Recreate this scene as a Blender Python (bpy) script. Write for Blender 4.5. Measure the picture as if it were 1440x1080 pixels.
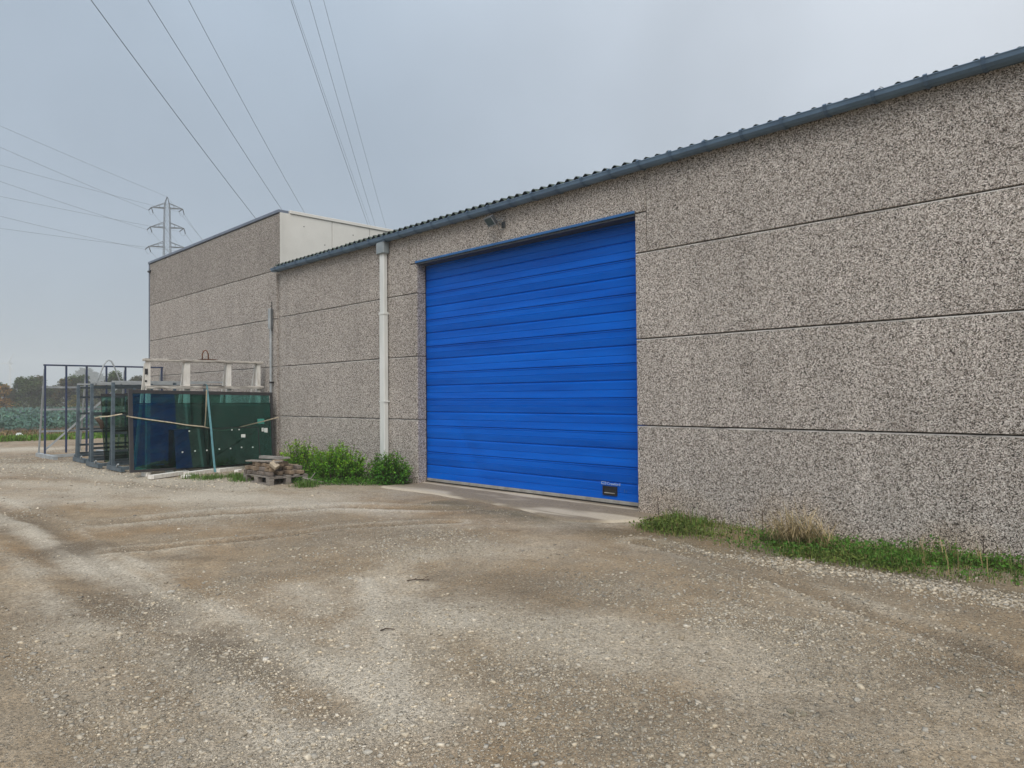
import bpy, bmesh, math, random
import numpy as np
from mathutils import Vector, Matrix

for o in list(bpy.data.objects):
    bpy.data.objects.remove(o)
S = bpy.context.scene
COL = S.collection
R = random.Random(7)
rng = np.random.default_rng(11)

# ------------------------------------------------------------------ camera, world, sun, exposure
EYE = Vector((0, 0, 1.63))
FL = 1017.6                      # focal length in pixels of the 1440 wide photograph
FWD = Vector((-0.71301691, 0.7009133, 0.01809525)).normalized()
RGT = Vector((0.7008943, 0.7132153, -0.00843297)).normalized()
UPV = RGT.cross(FWD).normalized()
cd = bpy.data.cameras.new('camera')
cd.sensor_width = 36.0
cd.lens = FL / 1440 * 36
cd.clip_start = 0.05
cd.clip_end = 6000
cam = bpy.data.objects.new('camera', cd)
COL.objects.link(cam)
m = Matrix((RGT, UPV, -FWD)).transposed().to_4x4()
m.translation = EYE
cam.matrix_world = m
S.camera = cam

SUN_EL, SUN_AZ = math.radians(48), math.radians(138)     # azimuth clockwise from +Y
sun_dir = Vector((math.sin(SUN_AZ) * math.cos(SUN_EL), math.cos(SUN_AZ) * math.cos(SUN_EL), math.sin(SUN_EL)))
W = bpy.data.worlds.new('World')
S.world = W
W.use_nodes = True
nt = W.node_tree
nt.nodes.clear()
N = nt.nodes.new
out = N('ShaderNodeOutputWorld')
bg = N('ShaderNodeBackground')
bg.inputs['Strength'].default_value = 0.1
sky = N('ShaderNodeTexSky')
sky.sky_type = 'NISHITA'
sky.sun_disc = False
sky.sun_elevation = SUN_EL
sky.sun_rotation = SUN_AZ
sky.dust_density = 4.0
sky.air_density = 1.0
# overcast layer: an even grey cloud sheet, a little brighter where the sun stands behind it and towards the zenith
geo = N('ShaderNodeNewGeometry')
dot = N('ShaderNodeVectorMath'); dot.operation = 'DOT_PRODUCT'
gd = Vector((0.80, 0.50, 0.33)).normalized()
dot.inputs[1].default_value = gd
tc = N('ShaderNodeTexCoord')
nt.links.new(tc.outputs['Generated'], dot.inputs[0])
mr = N('ShaderNodeMapRange')
mr.inputs['From Min'].default_value = -0.25
mr.inputs['From Max'].default_value = 0.98
nt.links.new(dot.outputs['Value'], mr.inputs['Value'])
cl = N('ShaderNodeValToRGB')
cl.color_ramp.elements[0].position = 0.0
cl.color_ramp.elements[0].color = (2.05, 2.47, 2.95, 1)
cl.color_ramp.elements[1].position = 1.0
cl.color_ramp.elements[1].color = (4.15, 4.2, 4.3, 1)
nt.links.new(mr.outputs['Result'], cl.inputs['Fac'])
nz = N('ShaderNodeTexNoise')
nz.inputs['Scale'].default_value = 2.2
nz.inputs['Detail'].default_value = 4
nt.links.new(tc.outputs['Generated'], nz.inputs['Vector'])
nr = N('ShaderNodeMapRange')
nr.inputs['From Min'].default_value = 0.3
nr.inputs['From Max'].default_value = 0.7
nr.inputs['To Min'].default_value = 0.87
nr.inputs['To Max'].default_value = 1.13
nt.links.new(nz.outputs['Fac'], nr.inputs['Value'])
# cloud cover is somewhat brighter overhead, as any overcast sky is
sx = N('ShaderNodeSeparateXYZ')
nt.links.new(tc.outputs['Generated'], sx.inputs[0])
zr = N('ShaderNodeMapRange')
zr.inputs['From Min'].default_value = 0.0
zr.inputs['From Max'].default_value = 1.0
zr.inputs['To Min'].default_value = 0.98
zr.inputs['To Max'].default_value = 1.9
nt.links.new(sx.outputs['Z'], zr.inputs['Value'])
mu = N('ShaderNodeMath'); mu.operation = 'MULTIPLY'
nt.links.new(nr.outputs['Result'], mu.inputs[0]); nt.links.new(zr.outputs['Result'], mu.inputs[1])
sc = N('ShaderNodeVectorMath'); sc.operation = 'SCALE'
nt.links.new(cl.outputs['Color'], sc.inputs[0]); nt.links.new(mu.outputs[0], sc.inputs['Scale'])
mix = N('ShaderNodeMix'); mix.data_type = 'RGBA'
mix.inputs['Factor'].default_value = 0.9
nt.links.new(sky.outputs['Color'], mix.inputs['A'])
nt.links.new(sc.outputs['Vector'], mix.inputs['B'])
nt.links.new(mix.outputs['Result'], bg.inputs['Color'])
nt.links.new(bg.outputs[0], out.inputs['Surface'])

ld = bpy.data.lights.new('sun', 'SUN')
ld.energy = 1.5
ld.angle = math.radians(40)
ld.color = (1.0, 0.95, 0.88)
sun = bpy.data.objects.new('sun', ld)
COL.objects.link(sun)
sun.rotation_euler = sun_dir.to_track_quat('Z', 'Y').to_euler()
sun.location = (0, -10, 30)
S.view_settings.view_transform = 'Standard'
S.view_settings.look = 'None'
S.view_settings.exposure = 0.62
S.cycles.volume_bounces = 3
S.view_settings.gamma = 1.0
S.view_settings.use_curve_mapping = False


# ------------------------------------------------------------------ helpers
def ray(px, py):
    return FWD + RGT * ((px - 720) / FL) - UPV * ((py - 540) / FL)


def gpt(px, py, z=0.0):
    """survey point: where a sight line meets the level z"""
    d = ray(px, py)
    return EYE + d * ((z - EYE.z) / d.z)


def at_depth(px, py, dep):
    return EYE + ray(px, py) * dep


def at_x(px, py, X):
    d = ray(px, py)
    return EYE + d * (X / d.x)


def hash2(ix, iy, seed):
    h = (ix.astype(np.int64) * 374761393 + iy.astype(np.int64) * 668265263 + seed * 1442695041) & 0xFFFFFFFF
    h = ((h ^ (h >> 13)) * 1274126177) & 0xFFFFFFFF
    h = h ^ (h >> 16)
    return (h & 0xFFFF) / 65535.0


def vnoise(x, y, seed=0):
    x = np.asarray(x, float); y = np.asarray(y, float)
    ix = np.floor(x); iy = np.floor(y)
    fx = x - ix; fy = y - iy
    fx = fx * fx * (3 - 2 * fx); fy = fy * fy * (3 - 2 * fy)
    a = hash2(ix, iy, seed); b = hash2(ix + 1, iy, seed); c = hash2(ix, iy + 1, seed); d = hash2(ix + 1, iy + 1, seed)
    return (a * (1 - fx) + b * fx) * (1 - fy) + (c * (1 - fx) + d * fx) * fy


def fbm(x, y, seed=0, oct=4, gain=0.5):
    s = 0; a = 1; t = 0
    for k in range(oct):
        s = s + a * vnoise(x * 2 ** k + 17.3 * k, y * 2 ** k - 9.1 * k, seed + k)
        t += a; a *= gain
    return s / t


class MB:
    """collects shapes into one mesh"""
    def __init__(self):
        self.v = []; self.f = []; self.mi = []; self.cur = 0

    def add(self, vs, fs):
        b = len(self.v)
        self.v += [tuple(v) for v in vs]
        self.f += [tuple(b + i for i in f) for f in fs]
        self.mi += [self.cur] * len(fs)
        return self

    def box(self, x0, x1, y0, y1, z0, z1, ch=0.0):
        x0, x1 = sorted((x0, x1)); y0, y1 = sorted((y0, y1)); z0, z1 = sorted((z0, z1))
        if ch <= 0:
            vs = [(x, y, z) for z in (z0, z1) for y in (y0, y1) for x in (x0, x1)]
            fs = [(0, 2, 3, 1), (4, 5, 7, 6), (0, 1, 5, 4), (2, 6, 7, 3), (0, 4, 6, 2), (1, 3, 7, 5)]
            return self.add(vs, fs)
        bm = bmesh.new()
        bmesh.ops.create_cube(bm, size=1.0)
        for v in bm.verts:
            v.co = Vector(((x0 + x1) / 2 + v.co.x * (x1 - x0), (y0 + y1) / 2 + v.co.y * (y1 - y0), (z0 + z1) / 2 + v.co.z * (z1 - z0)))
        bmesh.ops.bevel(bm, geom=bm.edges[:], offset=ch, segments=1, affect='EDGES')
        bm.verts.index_update()
        self.add([v.co for v in bm.verts], [[v.index for v in f.verts] for f in bm.faces])
        bm.free()
        return self

    def bar(self, a, b, w, h=None, up=(0, 0, 1), ext=0.0):
        a = Vector(a); b = Vector(b); h = h or w
        d = (b - a).normalized()
        a = a - d * ext; b = b + d * ext
        u = Vector(up)
        if abs(d.dot(u)) > 0.95:
            u = Vector((0, 1, 0))
        s = d.cross(u).normalized(); u = s.cross(d).normalized()
        vs = []
        for p in (a, b):
            for (i, j) in ((-1, -1), (1, -1), (1, 1), (-1, 1)):
                vs.append(p + s * (i * w / 2) + u * (j * h / 2))
        return self.add(vs, [(3, 2, 1, 0), (4, 5, 6, 7), (0, 1, 5, 4), (1, 2, 6, 5), (2, 3, 7, 6), (3, 0, 4, 7)])

    def tube(self, pts, r, n=8, cap=True, taper=None):
        pts = [Vector(p) for p in pts]
        vs = []; fs = []
        prev = None
        for i, p in enumerate(pts):
            d = (pts[min(i + 1, len(pts) - 1)] - pts[max(i - 1, 0)]).normalized()
            if prev is None:
                u = Vector((0, 0, 1)) if abs(d.z) < 0.9 else Vector((1, 0, 0))
                s = d.cross(u).normalized()
            else:
                s = (prev - d * prev.dot(d)).normalized()
            prev = s
            t = d.cross(s)
            rr = r if taper is None else r * taper[i]
            for k in range(n):
                a = 2 * math.pi * k / n
                vs.append(p + s * math.cos(a) * rr + t * math.sin(a) * rr)
        for i in range(len(pts) - 1):
            for k in range(n):
                fs.append((i * n + k, i * n + (k + 1) % n, (i + 1) * n + (k + 1) % n, (i + 1) * n + k))
        if cap:
            fs.append(tuple(reversed(range(n))))
            fs.append(tuple((len(pts) - 1) * n + k for k in range(n)))
        return self.add(vs, fs)

    def mesh(self, name, mats, smooth=False):
        me = bpy.data.meshes.new(name)
        me.from_pydata(self.v, [], self.f)
        for mt in (mats if isinstance(mats, (list, tuple)) else [mats]):
            me.materials.append(mt)
        me.polygons.foreach_set('material_index', self.mi)
        if smooth:
            me.polygons.foreach_set('use_smooth', [True] * len(me.polygons))
        me.update()
        return me

    def build(self, name, mats, parent=None, smooth=False, origin=None):
        if origin is not None:
            o_ = Vector(origin)
            self.v = [tuple(Vector(v) - o_) for v in self.v]
        me = self.mesh(name, mats, smooth)
        ob = bpy.data.objects.new(name, me)
        COL.objects.link(ob)
        if origin is not None:
            ob.location = origin
        if parent:
            ob.parent = parent
        return ob


def npmesh(name, v, f, mats, cols=None, smooth=False, loop=3):
    """fast mesh out of numpy arrays, with an optional point colour"""
    me = bpy.data.meshes.new(name)
    v = np.asarray(v, np.float32); f = np.asarray(f, np.int32)
    me.vertices.add(len(v)); me.vertices.foreach_set('co', v.ravel())
    me.loops.add(f.size); me.loops.foreach_set('vertex_index', f.ravel())
    me.polygons.add(len(f)); me.polygons.foreach_set('loop_start', np.arange(0, f.size, f.shape[1], dtype=np.int32))
    if smooth:
        me.polygons.foreach_set('use_smooth', np.ones(len(f), bool))
    me.materials.append(mats)
    me.update(calc_edges=True)
    if cols is not None:
        for nm, c in cols.items():
            c = np.asarray(c, np.float32)
            if c.ndim == 1:
                a = me.attributes.new(nm, 'FLOAT', 'POINT'); a.data.foreach_set('value', c)
            else:
                a = me.attributes.new(nm, 'FLOAT_COLOR', 'POINT')
                c4 = np.ones((len(c), 4), np.float32); c4[:, :3] = c
                a.data.foreach_set('color', c4.ravel())
    me.validate()
    return me


def link(name, me, parent=None, loc=None):
    ob = bpy.data.objects.new(name, me)
    COL.objects.link(ob)
    if parent: ob.parent = parent
    if loc is not None: ob.location = loc
    return ob


def tag(o, label=None, cat=None, group=None, kind=None):
    if label: o['label'] = label
    if cat: o['category'] = cat
    if group: o['group'] = group
    if kind: o['kind'] = kind
    return o


def empty(name, loc=(0, 0, 0), label=None, cat=None, group=None):
    o = bpy.data.objects.new(name, None)
    o.empty_display_size = 0.2
    COL.objects.link(o)
    o.location = loc
    return tag(o, label, cat, group)


def copy_tree(o, parent=None):
    kids = [c for c in bpy.data.objects if c.parent == o]
    c = o.copy()
    COL.objects.link(c)
    if parent: c.parent = parent
    for k in kids:
        copy_tree(k, c)
    return c


# ------------------------------------------------------------------ materials
def newmat(name):
    mt = bpy.data.materials.new(name)
    mt.use_nodes = True
    t = mt.node_tree
    b = t.nodes['Principled BSDF']
    return mt, t, b


def pm(name, c1, c2=None, scale=8.0, rough=0.7, metal=0.0, bump=0.15, bscale=None, detail=5, spec=0.5, stretch=(1, 1, 1), coat=0.0, dist=0.01):
    """two-tone procedural material on object coordinates, with a fine bump"""
    mt, t, b = newmat(name)
    c2 = c2 or tuple(x * 0.75 for x in c1)
    tc = t.nodes.new('ShaderNodeTexCoord')
    mp = t.nodes.new('ShaderNodeMapping'); mp.inputs['Scale'].default_value = stretch
    t.links.new(tc.outputs['Object'], mp.inputs[0])
    n = t.nodes.new('ShaderNodeTexNoise')
    n.inputs['Scale'].default_value = scale; n.inputs['Detail'].default_value = detail; n.inputs['Roughness'].default_value = 0.65
    t.links.new(mp.outputs[0], n.inputs['Vector'])
    r = t.nodes.new('ShaderNodeValToRGB')
    r.color_ramp.elements[0].position = 0.32; r.color_ramp.elements[0].color = (*c2, 1)
    r.color_ramp.elements[1].position = 0.62; r.color_ramp.elements[1].color = (*c1, 1)
    t.links.new(n.outputs['Fac'], r.inputs[0])
    t.links.new(r.outputs[0], b.inputs['Base Color'])
    b.inputs['Roughness'].default_value = rough
    b.inputs['Metallic'].default_value = metal
    b.inputs['Specular IOR Level'].default_value = spec
    b.inputs['Coat Weight'].default_value = coat
    if bump:
        n2 = t.nodes.new('ShaderNodeTexNoise')
        n2.inputs['Scale'].default_value = bscale or scale * 4; n2.inputs['Detail'].default_value = 4
        t.links.new(mp.outputs[0], n2.inputs['Vector'])
        bp = t.nodes.new('ShaderNodeBump'); bp.inputs['Strength'].default_value = bump; bp.inputs['Distance'].default_value = dist
        t.links.new(n2.outputs['Fac'], bp.inputs['Height'])
        t.links.new(bp.outputs[0], b.inputs['Normal'])
    return mt


def attr_mat(name, rough=0.9, trans=0.0, spec=0.2, noise=0.0, nscale=20):
    """colour from the mesh's own per-piece colour"""
    mt, t, b = newmat(name)
    a = t.nodes.new('ShaderNodeAttribute'); a.attribute_name = 'col'
    src = a.outputs['Color']
    if noise:
        tc = t.nodes.new('ShaderNodeTexCoord')
        n = t.nodes.new('ShaderNodeTexNoise'); n.inputs['Scale'].default_value = nscale; n.inputs['Detail'].default_value = 4
        t.links.new(tc.outputs['Object'], n.inputs['Vector'])
        mrn = t.nodes.new('ShaderNodeMapRange'); mrn.inputs['To Min'].default_value = 1 - noise; mrn.inputs['To Max'].default_value = 1 + noise
        mrn.inputs['From Min'].default_value = 0.3; mrn.inputs['From Max'].default_value = 0.7
        t.links.new(n.outputs['Fac'], mrn.inputs['Value'])
        s = t.nodes.new('ShaderNodeVectorMath'); s.operation = 'SCALE'
        t.links.new(src, s.inputs[0]); t.links.new(mrn.outputs[0], s.inputs['Scale'])
        src = s.outputs[0]
    t.links.new(src, b.inputs['Base Color'])
    b.inputs['Roughness'].default_value = rough
    b.inputs['Specular IOR Level'].default_value = spec
    if trans:
        tr = t.nodes.new('ShaderNodeBsdfTranslucent')
        t.links.new(src, tr.inputs['Color'])
        mx = t.nodes.new('ShaderNodeMixShader'); mx.inputs[0].default_value = trans
        t.links.new(b.outputs[0], mx.inputs[1]); t.links.new(tr.outputs[0], mx.inputs[2])
        t.links.new(mx.outputs[0], t.nodes['Material Output'].inputs['Surface'])
    return mt


def aggregate_mat(name, bright=1.22, cell=104.0):
    """exposed aggregate concrete: pale pebbles in darker cement"""
    mt, t, b = newmat(name)
    L = t.links.new
    g = t.nodes.new('ShaderNodeNewGeometry')
    nz = t.nodes.new('ShaderNodeTexNoise'); nz.inputs['Scale'].default_value = 60; nz.inputs['Detail'].default_value = 2
    L(g.outputs['Position'], nz.inputs['Vector'])
    ws = t.nodes.new('ShaderNodeVectorMath'); ws.operation = 'SCALE'; ws.inputs['Scale'].default_value = 0.012
    L(nz.outputs['Color'], ws.inputs[0])
    ad = t.nodes.new('ShaderNodeVectorMath'); ad.operation = 'ADD'
    L(g.outputs['Position'], ad.inputs[0]); L(ws.outputs[0], ad.inputs[1])
    v = t.nodes.new('ShaderNodeTexVoronoi'); v.inputs['Scale'].default_value = cell; v.inputs['Randomness'].default_value = 1.0
    L(ad.outputs[0], v.inputs['Vector'])
    e = t.nodes.new('ShaderNodeTexVoronoi'); e.feature = 'DISTANCE_TO_EDGE'; e.inputs['Scale'].default_value = cell
    L(ad.outputs[0], e.inputs['Vector'])
    sp = t.nodes.new('ShaderNodeSeparateColor'); L(v.outputs['Color'], sp.inputs[0])
    r = t.nodes.new('ShaderNodeValToRGB')
    st = [(0.0, (0.045, 0.04, 0.037)), (0.14, (0.08, 0.072, 0.066)), (0.23, (0.19, 0.17, 0.15)), (0.42, (0.34, 0.31, 0.285)),
          (0.62, (0.47, 0.445, 0.425)), (0.82, (0.60, 0.58, 0.56)), (1.0, (0.72, 0.705, 0.69))]
    el = r.color_ramp.elements
    while len(el) < len(st): el.new(0.5)
    for k, (p_, c_) in enumerate(st):
        el[k].position = p_; el[k].color = tuple(x * bright for x in c_) + (1,)
    L(sp.outputs[0], r.inputs[0])
    er = t.nodes.new('ShaderNodeMapRange'); er.inputs['From Min'].default_value = 0.01; er.inputs['From Max'].default_value = 0.11
    er.inputs['To Min'].default_value = 0.36; er.inputs['To Max'].default_value = 1.0
    L(e.outputs['Distance'], er.inputs['Value'])
    m1 = t.nodes.new('ShaderNodeVectorMath'); m1.operation = 'SCALE'
    L(r.outputs[0], m1.inputs[0]); L(er.outputs[0], m1.inputs['Scale'])
    # broad weathering, and vertical rain streaks
    n1 = t.nodes.new('ShaderNodeTexNoise'); n1.inputs['Scale'].default_value = 0.9; n1.inputs['Detail'].default_value = 5
    L(g.outputs['Position'], n1.inputs['Vector'])
    mp = t.nodes.new('ShaderNodeMapping'); mp.inputs['Scale'].default_value = (3.5, 3.5, 0.22)
    L(g.outputs['Position'], mp.inputs[0])
    n2 = t.nodes.new('ShaderNodeTexNoise'); n2.inputs['Scale'].default_value = 1.0; n2.inputs['Detail'].default_value = 5
    L(mp.outputs[0], n2.inputs['Vector'])
    sm = t.nodes.new('ShaderNodeMath'); sm.operation = 'ADD'; L(n1.outputs['Fac'], sm.inputs[0]); L(n2.outputs['Fac'], sm.inputs[1])
    mr = t.nodes.new('ShaderNodeMapRange'); mr.inputs['From Min'].default_value = 0.7; mr.inputs['From Max'].default_value = 1.3
    mr.inputs['To Min'].default_value = 0.89; mr.inputs['To Max'].default_value = 1.09
    L(sm.outputs[0], mr.inputs['Value'])
    oi = t.nodes.new('ShaderNodeObjectInfo')          # each cast panel has its own tone
    om = t.nodes.new('ShaderNodeMapRange'); om.inputs['To Min'].default_value = .95; om.inputs['To Max'].default_value = 1.04
    L(oi.outputs['Random'], om.inputs['Value'])
    pmul = t.nodes.new('ShaderNodeMath'); pmul.operation = 'MULTIPLY'; L(mr.outputs[0], pmul.inputs[0]); L(om.outputs[0], pmul.inputs[1])
    m2 = t.nodes.new('ShaderNodeVectorMath'); m2.operation = 'SCALE'; L(m1.outputs[0], m2.inputs[0]); L(pmul.outputs[0], m2.inputs['Scale'])
    # splashed mud at the foot of the wall: ragged, brownish
    sx = t.nodes.new('ShaderNodeSeparateXYZ'); L(g.outputs['Position'], sx.inputs[0])
    n3 = t.nodes.new('ShaderNodeTexNoise'); n3.inputs['Scale'].default_value = 1.6; n3.inputs['Detail'].default_value = 6
    L(g.outputs['Position'], n3.inputs['Vector'])
    h = t.nodes.new('ShaderNodeMath'); h.operation = 'MULTIPLY_ADD'; h.inputs[1].default_value = 1.5
    h.inputs[2].default_value = -0.50
    L(n3.outputs['Fac'], h.inputs[0])
    df = t.nodes.new('ShaderNodeMath'); df.operation = 'SUBTRACT'; L(h.outputs[0], df.inputs[0]); L(sx.outputs['Z'], df.inputs[1])
    mm = t.nodes.new('ShaderNodeMapRange'); mm.inputs['From Min'].default_value = -0.12; mm.inputs['From Max'].default_value = 0.4
    mm.inputs['To Max'].default_value = 0.5
    L(df.outputs[0], mm.inputs['Value'])
    mud = t.nodes.new('ShaderNodeMix'); mud.data_type = 'RGBA'; mud.blend_type = 'MULTIPLY'
    L(mm.outputs[0], mud.inputs['Factor']); L(m2.outputs[0], mud.inputs['A']); mud.inputs['B'].default_value = (0.95, 0.78, 0.55, 1)
    tint = t.nodes.new('ShaderNodeMix'); tint.data_type = 'RGBA'; tint.blend_type = 'MULTIPLY'; tint.inputs['Factor'].default_value = 1.0; tint.inputs['B'].default_value = (1.045, 1.0, .955, 1)
    L(mud.outputs['Result'], tint.inputs['A'])
    L(tint.outputs['Result'], b.inputs['Base Color'])
    b.inputs['Roughness'].default_value = 0.85; b.inputs['Specular IOR Level'].default_value = 0.25
    bp = t.nodes.new('ShaderNodeBump'); bp.inputs['Strength'].default_value = 0.7; bp.inputs['Distance'].default_value = 0.008
    L(er.outputs[0], bp.inputs['Height']); L(bp.outputs[0], b.inputs['Normal'])
    return mt


M = {}
M['aggregate'] = aggregate_mat('exposed_aggregate')
M['aggregate_old'] = aggregate_mat('exposed_aggregate_weathered', 1.04, 104)
M['joint'] = pm('joint_core', (0.05, 0.048, 0.045), (0.03, 0.029, 0.028), 10)
M['lip'] = pm('joint_lip', (0.50, 0.48, 0.45), (0.12, 0.11, 0.10), 2.2, 0.85, stretch=(1, 1, 1), detail=6)  # smooth concrete lip; the light it catches is put in as paler tone
M['white_clad'] = pm('white_cladding', (0.66, 0.65, 0.61), (0.58, 0.57, 0.53), 0.9, 0.5, bump=0.03, bscale=3)
M['grey_trim'] = pm('grey_blue_trim', (0.16, 0.19, 0.25), (0.12, 0.145, 0.19), 5, 0.45, bump=0.05)
M['gutter'] = pm('gutter_plastic', (0.135, 0.215, 0.315), (0.095, 0.155, 0.235), 3, 0.42, bump=0.06, detail=6, spec=0.45)
M['bracket'] = pm('gutter_bracket_plastic', (0.105, 0.175, 0.27), (0.075, 0.13, 0.205), 9, 0.5, bump=0.05)
M['roof'] = pm('fibre_cement_roof', (0.075, 0.095, 0.09), (0.035, 0.055, 0.035), 4, 0.9, bump=0.3)
M['pipe'] = pm('white_pvc', (0.70, 0.71, 0.69), (0.57, 0.585, 0.56), 1.3, 0.45, bump=0.04, stretch=(3, 3, 0.6))
M['hopper'] = pm('grey_zinc', (0.27, 0.31, 0.33), (0.20, 0.235, 0.25), 4, 0.5, bump=0.05)
M['door'] = pm('blue_door_paint', (0.001, 0.122, 0.60), (0.0, 0.080, 0.445), 1.0, 0.34, bump=0.05, bscale=160, detail=7, spec=0.10, dist=0.002, stretch=(.35, 1, 5.5))  # stretched blue streaks: faded paint, with uneven sheen put into the colour
M['flash'] = pm('blue_flashing', (0.03, 0.14, 0.36), (0.02, 0.10, 0.28), 3, 0.4, bump=0.05)
M['door_dark'] = pm('door_rubber', (0.02, 0.02, 0.022), (0.012, 0.012, 0.014), 6, 0.6)
M['alu'] = pm('aluminium_edge', (0.38, 0.37, 0.34), (0.24, 0.225, 0.20), 7, 0.5, 0.2, bump=0.1)
M['print'] = pm('pale_print', (0.45, 0.55, 0.68), (0.30, 0.40, 0.55), 60, 0.6, bump=0)
M['conc'] = None
M['steel'] = pm('galvanised_steel', (0.13, 0.175, 0.21), (0.06, 0.085, 0.105), 6, 0.5, 0.25, bump=0.1)
M['steel_dark'] = pm('dark_steel', (0.055, 0.075, 0.085), (0.03, 0.042, 0.05), 6, 0.5, 0.2, bump=0.1)
M['steel_pale'] = pm('pale_galvanised', (0.44, 0.47, 0.48), (0.30, 0.33, 0.35), 6, 0.5, 0.2, bump=0.1)
M['blue_steel'] = pm('blue_painted_steel', (0.026, 0.045, 0.115), (0.03, 0.042, 0.07), 4, 0.5, bump=0.1)
M['white_wood'] = pm('white_painted_timber', (0.80, 0.78, 0.73), (0.58, 0.545, 0.49), 3, 0.8, bump=0.2, stretch=(3, 3, 1))
M['grey_wood'] = pm('weathered_board', (0.30, 0.27, 0.235), (0.13, 0.11, 0.095), 4, 0.9, bump=0.35, stretch=(6, 1.2, 6))
M['board_pale'] = pm('pale_board', (0.34, 0.32, 0.29), (0.19, 0.175, 0.155), 4, 0.9, bump=0.3, stretch=(1.2, 6, 6))
M['rail_wood'] = pm('peeling_rail', (0.66, 0.62, 0.56), (0.10, 0.085, 0.07), 3.5, 0.85, bump=0.3, stretch=(9, 1.0, 9))
M['brick'] = pm('old_brick', (0.27, 0.20, 0.135), (0.14, 0.105, 0.075), 14, 0.95, bump=0.5)
M['brick_grey'] = pm('old_grey_brick', (0.20, 0.165, 0.14), (0.10, 0.085, 0.072), 14, 0.95, bump=0.5)
M['brick_pale'] = pm('pale_broken_brick', (0.48, 0.41, 0.31), (0.32, 0.26, 0.19), 14, 0.95, bump=0.5)
M['rust'] = pm('rust', (0.19, 0.07, 0.03), (0.07, 0.03, 0.018), 18, 0.9, bump=0.3)
M['black'] = pm('black_edge', (0.018, 0.018, 0.02), (0.01, 0.01, 0.011), 9, 0.5)
M['dkframe'] = pm('dark_grey_frame', (0.045, 0.043, 0.046), (0.03, 0.03, 0.032), 5, 0.45, bump=0.05)
M['strap'] = pm('cream_strap', (0.50, 0.44, 0.32), (0.28, 0.23, 0.16), 20, 0.8, bump=0.2)
M['strap_teal'] = pm('teal_strap', (0.12, 0.30, 0.34), (0.08, 0.20, 0.24), 15, 0.6, bump=0.2)
M['sticker'] = pm('white_sticker', (0.70, 0.74, 0.71), (0.60, 0.64, 0.62), 12, 0.6, bump=0)
M['sticker_teal'] = pm('teal_sticker', (0.05, 0.33, 0.27), (0.04, 0.26, 0.21), 12, 0.6, bump=0)
M['lamp'] = pm('lamp_housing', (0.28, 0.30, 0.31), (0.20, 0.22, 0.23), 9, 0.5, bump=0.05)
M['lamp_dark'] = pm('lamp_body_dark', (0.045, 0.05, 0.055), (0.03, 0.034, 0.038), 9, 0.5, bump=0.05)
M['lens'] = pm('lamp_glass', (0.10, 0.135, 0.14), (0.085, 0.115, 0.12), 9, 0.12, bump=0, spec=0.7)
M['pylon'] = pm('pylon_steel', (0.085, 0.095, 0.10), (0.06, 0.068, 0.072), 2, 0.6, 0.1, bump=0)
M['insul'] = pm('insulator', (0.03, 0.034, 0.038), (0.02, 0.022, 0.025), 4, 0.3, bump=0)
M['wire'] = pm('wire', (0.10, 0.105, 0.115), (0.08, 0.085, 0.09), 4, 0.6, bump=0)
M['turbine'] = pm('turbine_white', (0.52, 0.52, 0.54), (0.46, 0.46, 0.48), 1, 0.5, bump=0)
M['bark'] = pm('bark', (0.075, 0.06, 0.045), (0.04, 0.032, 0.025), 5, 0.95, bump=0.4)
M['twig'] = pm('dead_twig', (0.085, 0.06, 0.042), (0.045, 0.032, 0.024), 40, 0.95)
M['leaf'] = attr_mat('leaf', 0.75, 0.28, 0.12)
M['crop'] = attr_mat('crop_leaf', 0.7, 0.15, 0.3)
M['straw'] = attr_mat('straw', 0.85, 0.2, 0.2)
M['stone'] = attr_mat('gravel_stone', 0.9, 0, 0.25, 0.25, 60)


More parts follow.
